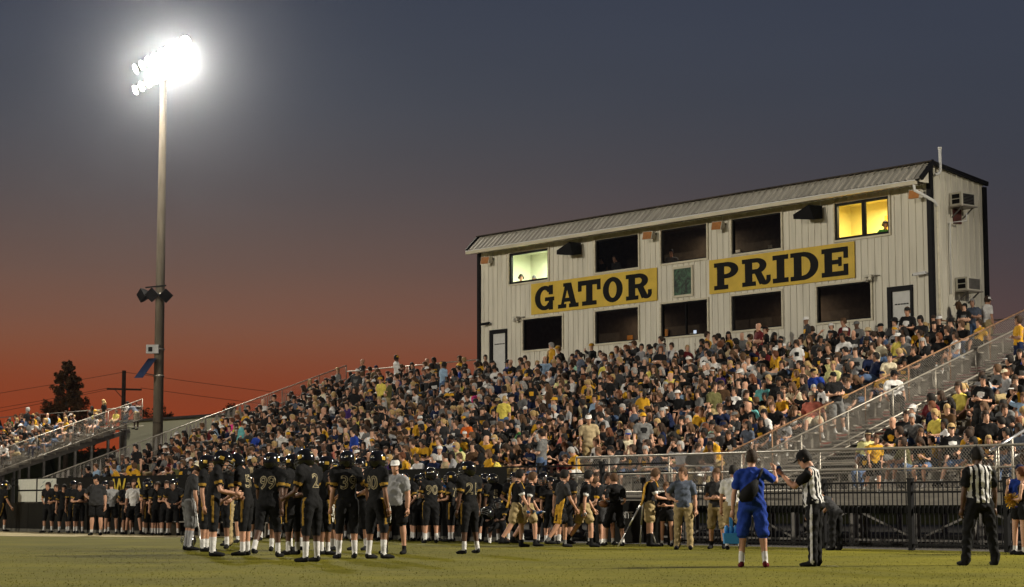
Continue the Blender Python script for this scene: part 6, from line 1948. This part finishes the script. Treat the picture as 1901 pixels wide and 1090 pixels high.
LZ = TOPZ + .165
stander(1781, 566, .9, LZ, 'black', 'woman in black standing below the lower air conditioner', arch=16, hair='long', haircol='brown', skin=1, pants='black', dpsi=-50)
stander(1807, 572, 1.2, LZ, 'slate', 'person in slate tee with a raised hand on the landing', arch=15, hair='short', skin=1, dpsi=20)
stander(1833, 580, 1.6, LZ, 'white', 'person in white tee and cap on the landing beside the end wall', arch=14, cap='cap', capcol='white', skin=2, dpsi=160)
stander(232, 745, -.35, lz_(ROWS - 1), 'white', 'man in white tee standing at the top corner of the far stand', arch=17, skin=3, cap='none')
stander(253, 748, -.35, lz_(ROWS - 1), 'slate', 'person in dark tee leaning at the top corner rail of the far stand', arch=18, hair='short', dpsi=-70)
stander(1619, 868, ROW_B0 - .8, DECKZ - .05, 'gold', 'child in gold tee walking along the front walkway', arch=19, hair='short', haircol='brown', pants='black', dpsi=60, sc=.8)
for (px, n_, sh, nt, kw) in ((55, 1.3, 'white', 'man in white polo leaning on the wall above the white boards', dict(arch=15, hair='short', haircol='grey', skin=2)), (83, 1.4, 'black', 'man in black shirt and cap above the white boards', dict(arch=17, cap='cap', capcol='black')),
                             (113, 1.5, 'gold', 'man in gold tee and black cap behind the sideline wall', dict(arch=14, cap='cap', capcol='black', skin=3, dpsi=-90)), (127, 1.9, 'brown', 'woman beside the man in gold behind the sideline wall', dict(arch=16, hair='short')),
                             (215, 1.8, 'grey', 'blond woman in a tank top behind the sideline banner', dict(arch=16, hair='long', haircol='blond')), (245, 1.4, 'black', 'man in black lettered tee holding a white cup behind the banner', dict(arch=17, hair='short', haircol='black', skin=3)),
                             (284, 1.6, 'black', 'woman in black tank behind the banner, arm raised', dict(arch=16, hair='long', haircol='brown')), (303, 1.9, 'navy', 'tall man in dark shirt at the end of the left banner', dict(arch=15, hair='short')),
                             (335, 1.5, 'black', 'man in black behind the crutches, beyond the fence', dict(arch=15, hair='short', haircol='black')), (318, 2.4, 'grey', 'second person standing beyond the fence left of the crutches', dict(arch=17))):
    p = fl(s_at(px), n_)
    a, b = to_ab(p)
    spectator(a, b, .004, shirt=sh, stand=True, note=nt, sec='other', **kw)
for i in range(26):
    p = fl(s_at(190 + 22 * i + rng.uniform(-6, 6)), 1.2 + rng.random() * 1.6); a, b = to_ab(p)
    if b > ROW_B0 - 1.6: continue
    spectator(a, b, .004, stand=True, sec='gap')

# --- the nearest and the named ones are objects of their own, the others one crowd
def dist(s):
    p = S(s['a'], s['b']); return p.length


N_IND = 218
named = [s for s in SPEC if s['note']]
rest = sorted([s for s in SPEC if not s['note']], key=dist)
def in_view(s):
    P = S(s['a'], s['b'], s['z'] + 1)
    x = CX + F * P.x / P.y
    return -20 < x < 1925
rest = [s for s in rest if in_view(s)]
named = [s for s in named if in_view(s)]
ind = named + rest[:max(0, N_IND - len(named))]
far = rest[max(0, N_IND - len(named)):]
print('spectators', len(SPEC), 'individual', len(ind), 'crowd', len(far))
ORD = ['front', 'second', 'third', 'fourth', 'fifth', 'sixth', 'seventh', 'eighth', 'ninth', 'tenth', 'eleventh', 'twelfth', 'thirteenth', 'fourteenth', 'fifteenth', 'sixteenth', 'seventeenth', 'eighteenth', 'nineteenth', 'top']


def place_word(s):
    if s['sec'] == 'right': return 'right of stairs'
    if s['sec'] == 'left': return 'in far stand'
    a = s['a']
    if a < -2.2: return 'left of press box'
    if a < 1.3: return 'by far door'
    if a < 8.5: return 'below GATOR sign'
    if a < 11.2: return 'below green painting'
    if a < 18: return 'below PRIDE sign'
    if a < 21.2: return 'below near door'
    return 'beside stair rail'


def describe(s):
    A = ARCH[s['arch']]
    who = 'standing person' if s['stand'] else 'person'
    head = ('%s %s' % (s['capcol'], 'hat' if s['cap'] == 'bucket' else 'cap')) if s['cap'] else ('shaved head' if not s['hair'] else '%s hair' % s['haircol'])
    top_ = 'tank top' if A['top'] == 'tank' else 'tee'
    return '%s in %s %s, %s' % (who, s['shirt'], top_, head)


labs = {}
for s in ind:
    if isinstance(s['note'], str): s['label'] = s['note']; continue
    row = ORD[s['row']] + ' row' if s['row'] is not None else 'standing behind the fence'
    s['base'] = '%s, %s %s' % (describe(s), row, place_word(s)) if s['row'] is not None else '%s, behind the sideline fence' % describe(s)
    labs.setdefault(s['base'], []).append(s)
NTH = ['leftmost', 'second from left', 'third from left', 'fourth from left', 'fifth from left', 'sixth from left', 'seventh from left']
for base_, ls in labs.items():
    if len(ls) == 1: ls[0]['label'] = base_; continue
    ls.sort(key=lambda s: s['a'])
    for i, s in enumerate(ls): s['label'] = base_ + ', ' + NTH[min(i, 6)]
SHIFT = {}
for s in ind:
    A = ARCH[s['arch']]; b = A['hi']
    ob = mesh_obj('person', b['mesh'])
    P = S(s['a'], s['b'], s['z'])
    ob.location = P; ob.rotation_euler = (R(s['tl'][0]), R(s['tl'][1]), R(s['psi'])); ob.scale = (s['sc'],) * 3
    dress(ob, dict(skin=s['skin'], shirt=s['shirt'], pants=s['pants'], sock='white', shoe=s['shoe'], print=s['pr']))
    wear(ob, b, s['hair'], s['haircol'], s['cap'], s['capcol'])
    tag(ob, s['label'], 'person', 'spectators')
# one mesh for everyone farther off
cm, cm_i = [], {}
def cmat(m_):
    if m_.name not in cm_i: cm_i[m_.name] = len(cm); cm.append(m_)
    return cm_i[m_.name]
gear_arr = {}
for nm, mb in GEAR.items():
    gear_arr[nm] = (np.array([tuple(v) for v in mb.v]), [tuple(f) for f in mb.f])
Vs, Fs_l, Ft, Ms = [], [], [], []
base = 0
for A in ARCH:
    lo = A['lo']; A['lv'] = lo['V']; A['ll'] = np.concatenate([np.array(f) for f in lo['F']]); A['lt'] = np.array([len(f) for f in lo['F']])
gl = {nm: (v, np.concatenate([np.array(f) for f in fs]), np.array([len(f) for f in fs])) for nm, (v, fs) in gear_arr.items()}
for s in far:
    A = ARCH[s['arch']]; lo = A['lo']
    Rm = rot_z(R(s['psi'])) @ rot_y(R(s['tl'][1])) @ rot_x(R(s['tl'][0])) * s['sc']; P = np.array(S(s['a'], s['b'], s['z']))
    mats = [SKIN[s['skin']], CL[s['shirt']], CL[s['pants']], CL['white'], CL[s['shoe']], CL[s['shirt']], CL[s['pants']], CL[s['pr']], M['eye'], M['lip']]
    lut = np.array([cmat(m_) for m_ in mats])
    Vs.append(A['lv'] @ Rm.T + P); Fs_l.append(A['ll'] + base); Ft.append(A['lt']); Ms.append(lut[lo['M']]); base += len(A['lv'])
    for nm, m_ in ((s['hair'], HAIR[s['haircol']]), (s['cap'], CL[s['capcol']])):
        if not nm: continue
        v, l_, t_ = gl[nm]
        w = (v * lo['k'] * 1.07) @ lo['hm'].T + lo['hc']
        Vs.append(w @ Rm.T + P); Fs_l.append(l_ + base); Ft.append(t_); Ms.append(np.full(len(t_), cmat(m_))); base += len(v)
V_ = np.vstack(Vs); L_ = np.concatenate(Fs_l); T_ = np.concatenate(Ft); M_ = np.concatenate(Ms)
me = bpy.data.meshes.new('crowd')
me.vertices.add(len(V_)); me.vertices.foreach_set('co', V_.astype(np.float32).ravel())
me.loops.add(len(L_)); me.loops.foreach_set('vertex_index', L_.astype(np.int32))
me.polygons.add(len(T_)); me.polygons.foreach_set('loop_start', np.concatenate([[0], np.cumsum(T_)[:-1]]).astype(np.int32))
for m_ in cm: me.materials.append(m_)
me.polygons.foreach_set('material_index', M_.astype(np.int32)); me.polygons.foreach_set('use_smooth', np.ones(len(T_), bool))
me.update(); me.validate()
tag(mesh_obj('crowd', me), 'dense crowd of farther spectators filling the bleachers', None, None, 'stuff')
print('crowd faces', len(T_))

# people in the press box
def inside(px, py, b, zf, label, shirt, stand=True, dpsi=0, arch=14, **o):
    a, z = on_b(px, py, b)
    A = ARCH[arch]; bb = A['hi']
    ob = mesh_obj('person', bb['mesh']); hz_ = bb['hc'][2]
    ob.location = S(a, b, z - hz_); ob.rotation_euler = (0, 0, R(PSI0 + dpsi))
    dress(ob, dict(skin=o.get('skin', 1), shirt=shirt, pants='black')); wear(ob, bb, o.get('hair', 'short'), o.get('haircol', 'black'), o.get('cap'), o.get('capcol', 'black'), headset=o.get('headset', False))
    tag(ob, label, 'person', 'people in the press box')


inside(967, 516, .75, 0, 'person in headset at the left of the pale green window', 'white', arch=0, headset=True, dpsi=60)
inside(992, 518, .75, 0, 'person at the middle of the pale green window', 'light grey', arch=0, dpsi=40, cap='cap', capcol='grey')
inside(1143, 480, .7, 0, 'person with a microphone in the first dark upper window', 'charcoal', arch=14, skin=1, hair='bald' if False else 'short')
inside(1118, 484, .9, 0, 'second person in the first dark upper window', 'black', arch=15, skin=2)
inside(1246, 470, .6, 0, 'person filming in the second dark upper window', 'grey', arch=17, skin=1, dpsi=40)
inside(1643, 418, .8, 0, 'person in green tee at the right of the gold window', 'green', arch=0, headset=True, skin=2, dpsi=50)

# ------------------------------------------------------------------ grass blades on the near part of the field
n = 16000
Y_ = 22.2 + (nrng.random(n) ** 1.3) * 24
X_ = (nrng.random(n) - .5) * 2 * (Y_ * .262)
h_ = .010 + .014 * nrng.random(n) ** 2; an_ = nrng.random(n) * 6.283; w_ = .003 + .004 * nrng.random(n)
dx, dy = np.cos(an_) * w_, np.sin(an_) * w_
lx, ly = nrng.normal(size=n) * .012, nrng.normal(size=n) * .012
Vg = np.empty((n, 3, 3)); Vg[:, 0] = np.c_[X_ - dx, Y_ - dy, np.zeros(n)]; Vg[:, 1] = np.c_[X_ + dx, Y_ + dy, np.zeros(n)]; Vg[:, 2] = np.c_[X_ + lx, Y_ + ly, h_]
me = bpy.data.meshes.new('grass'); me.vertices.add(3 * n); me.vertices.foreach_set('co', Vg.astype(np.float32).ravel())
me.loops.add(3 * n); me.loops.foreach_set('vertex_index', np.arange(3 * n, dtype=np.int32)); me.polygons.add(n); me.polygons.foreach_set('loop_start', np.arange(0, 3 * n, 3, dtype=np.int32)); me.update()
me.materials.append(M['turf'])
tag(mesh_obj('grass', me), 'short grass blades on the near part of the field', None, None, 'stuff')
# ------------------------------------------------------------------ haze box added to imitate lens bloom round the lamps
hz_m = bpy.data.materials.new('glow_haze'); hz_m.use_nodes = True
_n, _l = hz_m.node_tree.nodes, hz_m.node_tree.links
_n.remove(_n['Principled BSDF'])
_v = _n.new('ShaderNodeVolumePrincipled')
_v.inputs['Color'].default_value = (.80, .86, 1.0, 1); _v.inputs['Density'].default_value = HAZE; _v.inputs['Anisotropy'].default_value = 0.972
_l.new(_v.outputs[0], _n['Material Output'].inputs['Volume'])
m = MB(); m.box(-260, 260, -120, 320, -1, 42)
tag(m.obj('haze', hz_m), 'thin added haze that makes the glow round the floodlights', None, None, 'stuff')
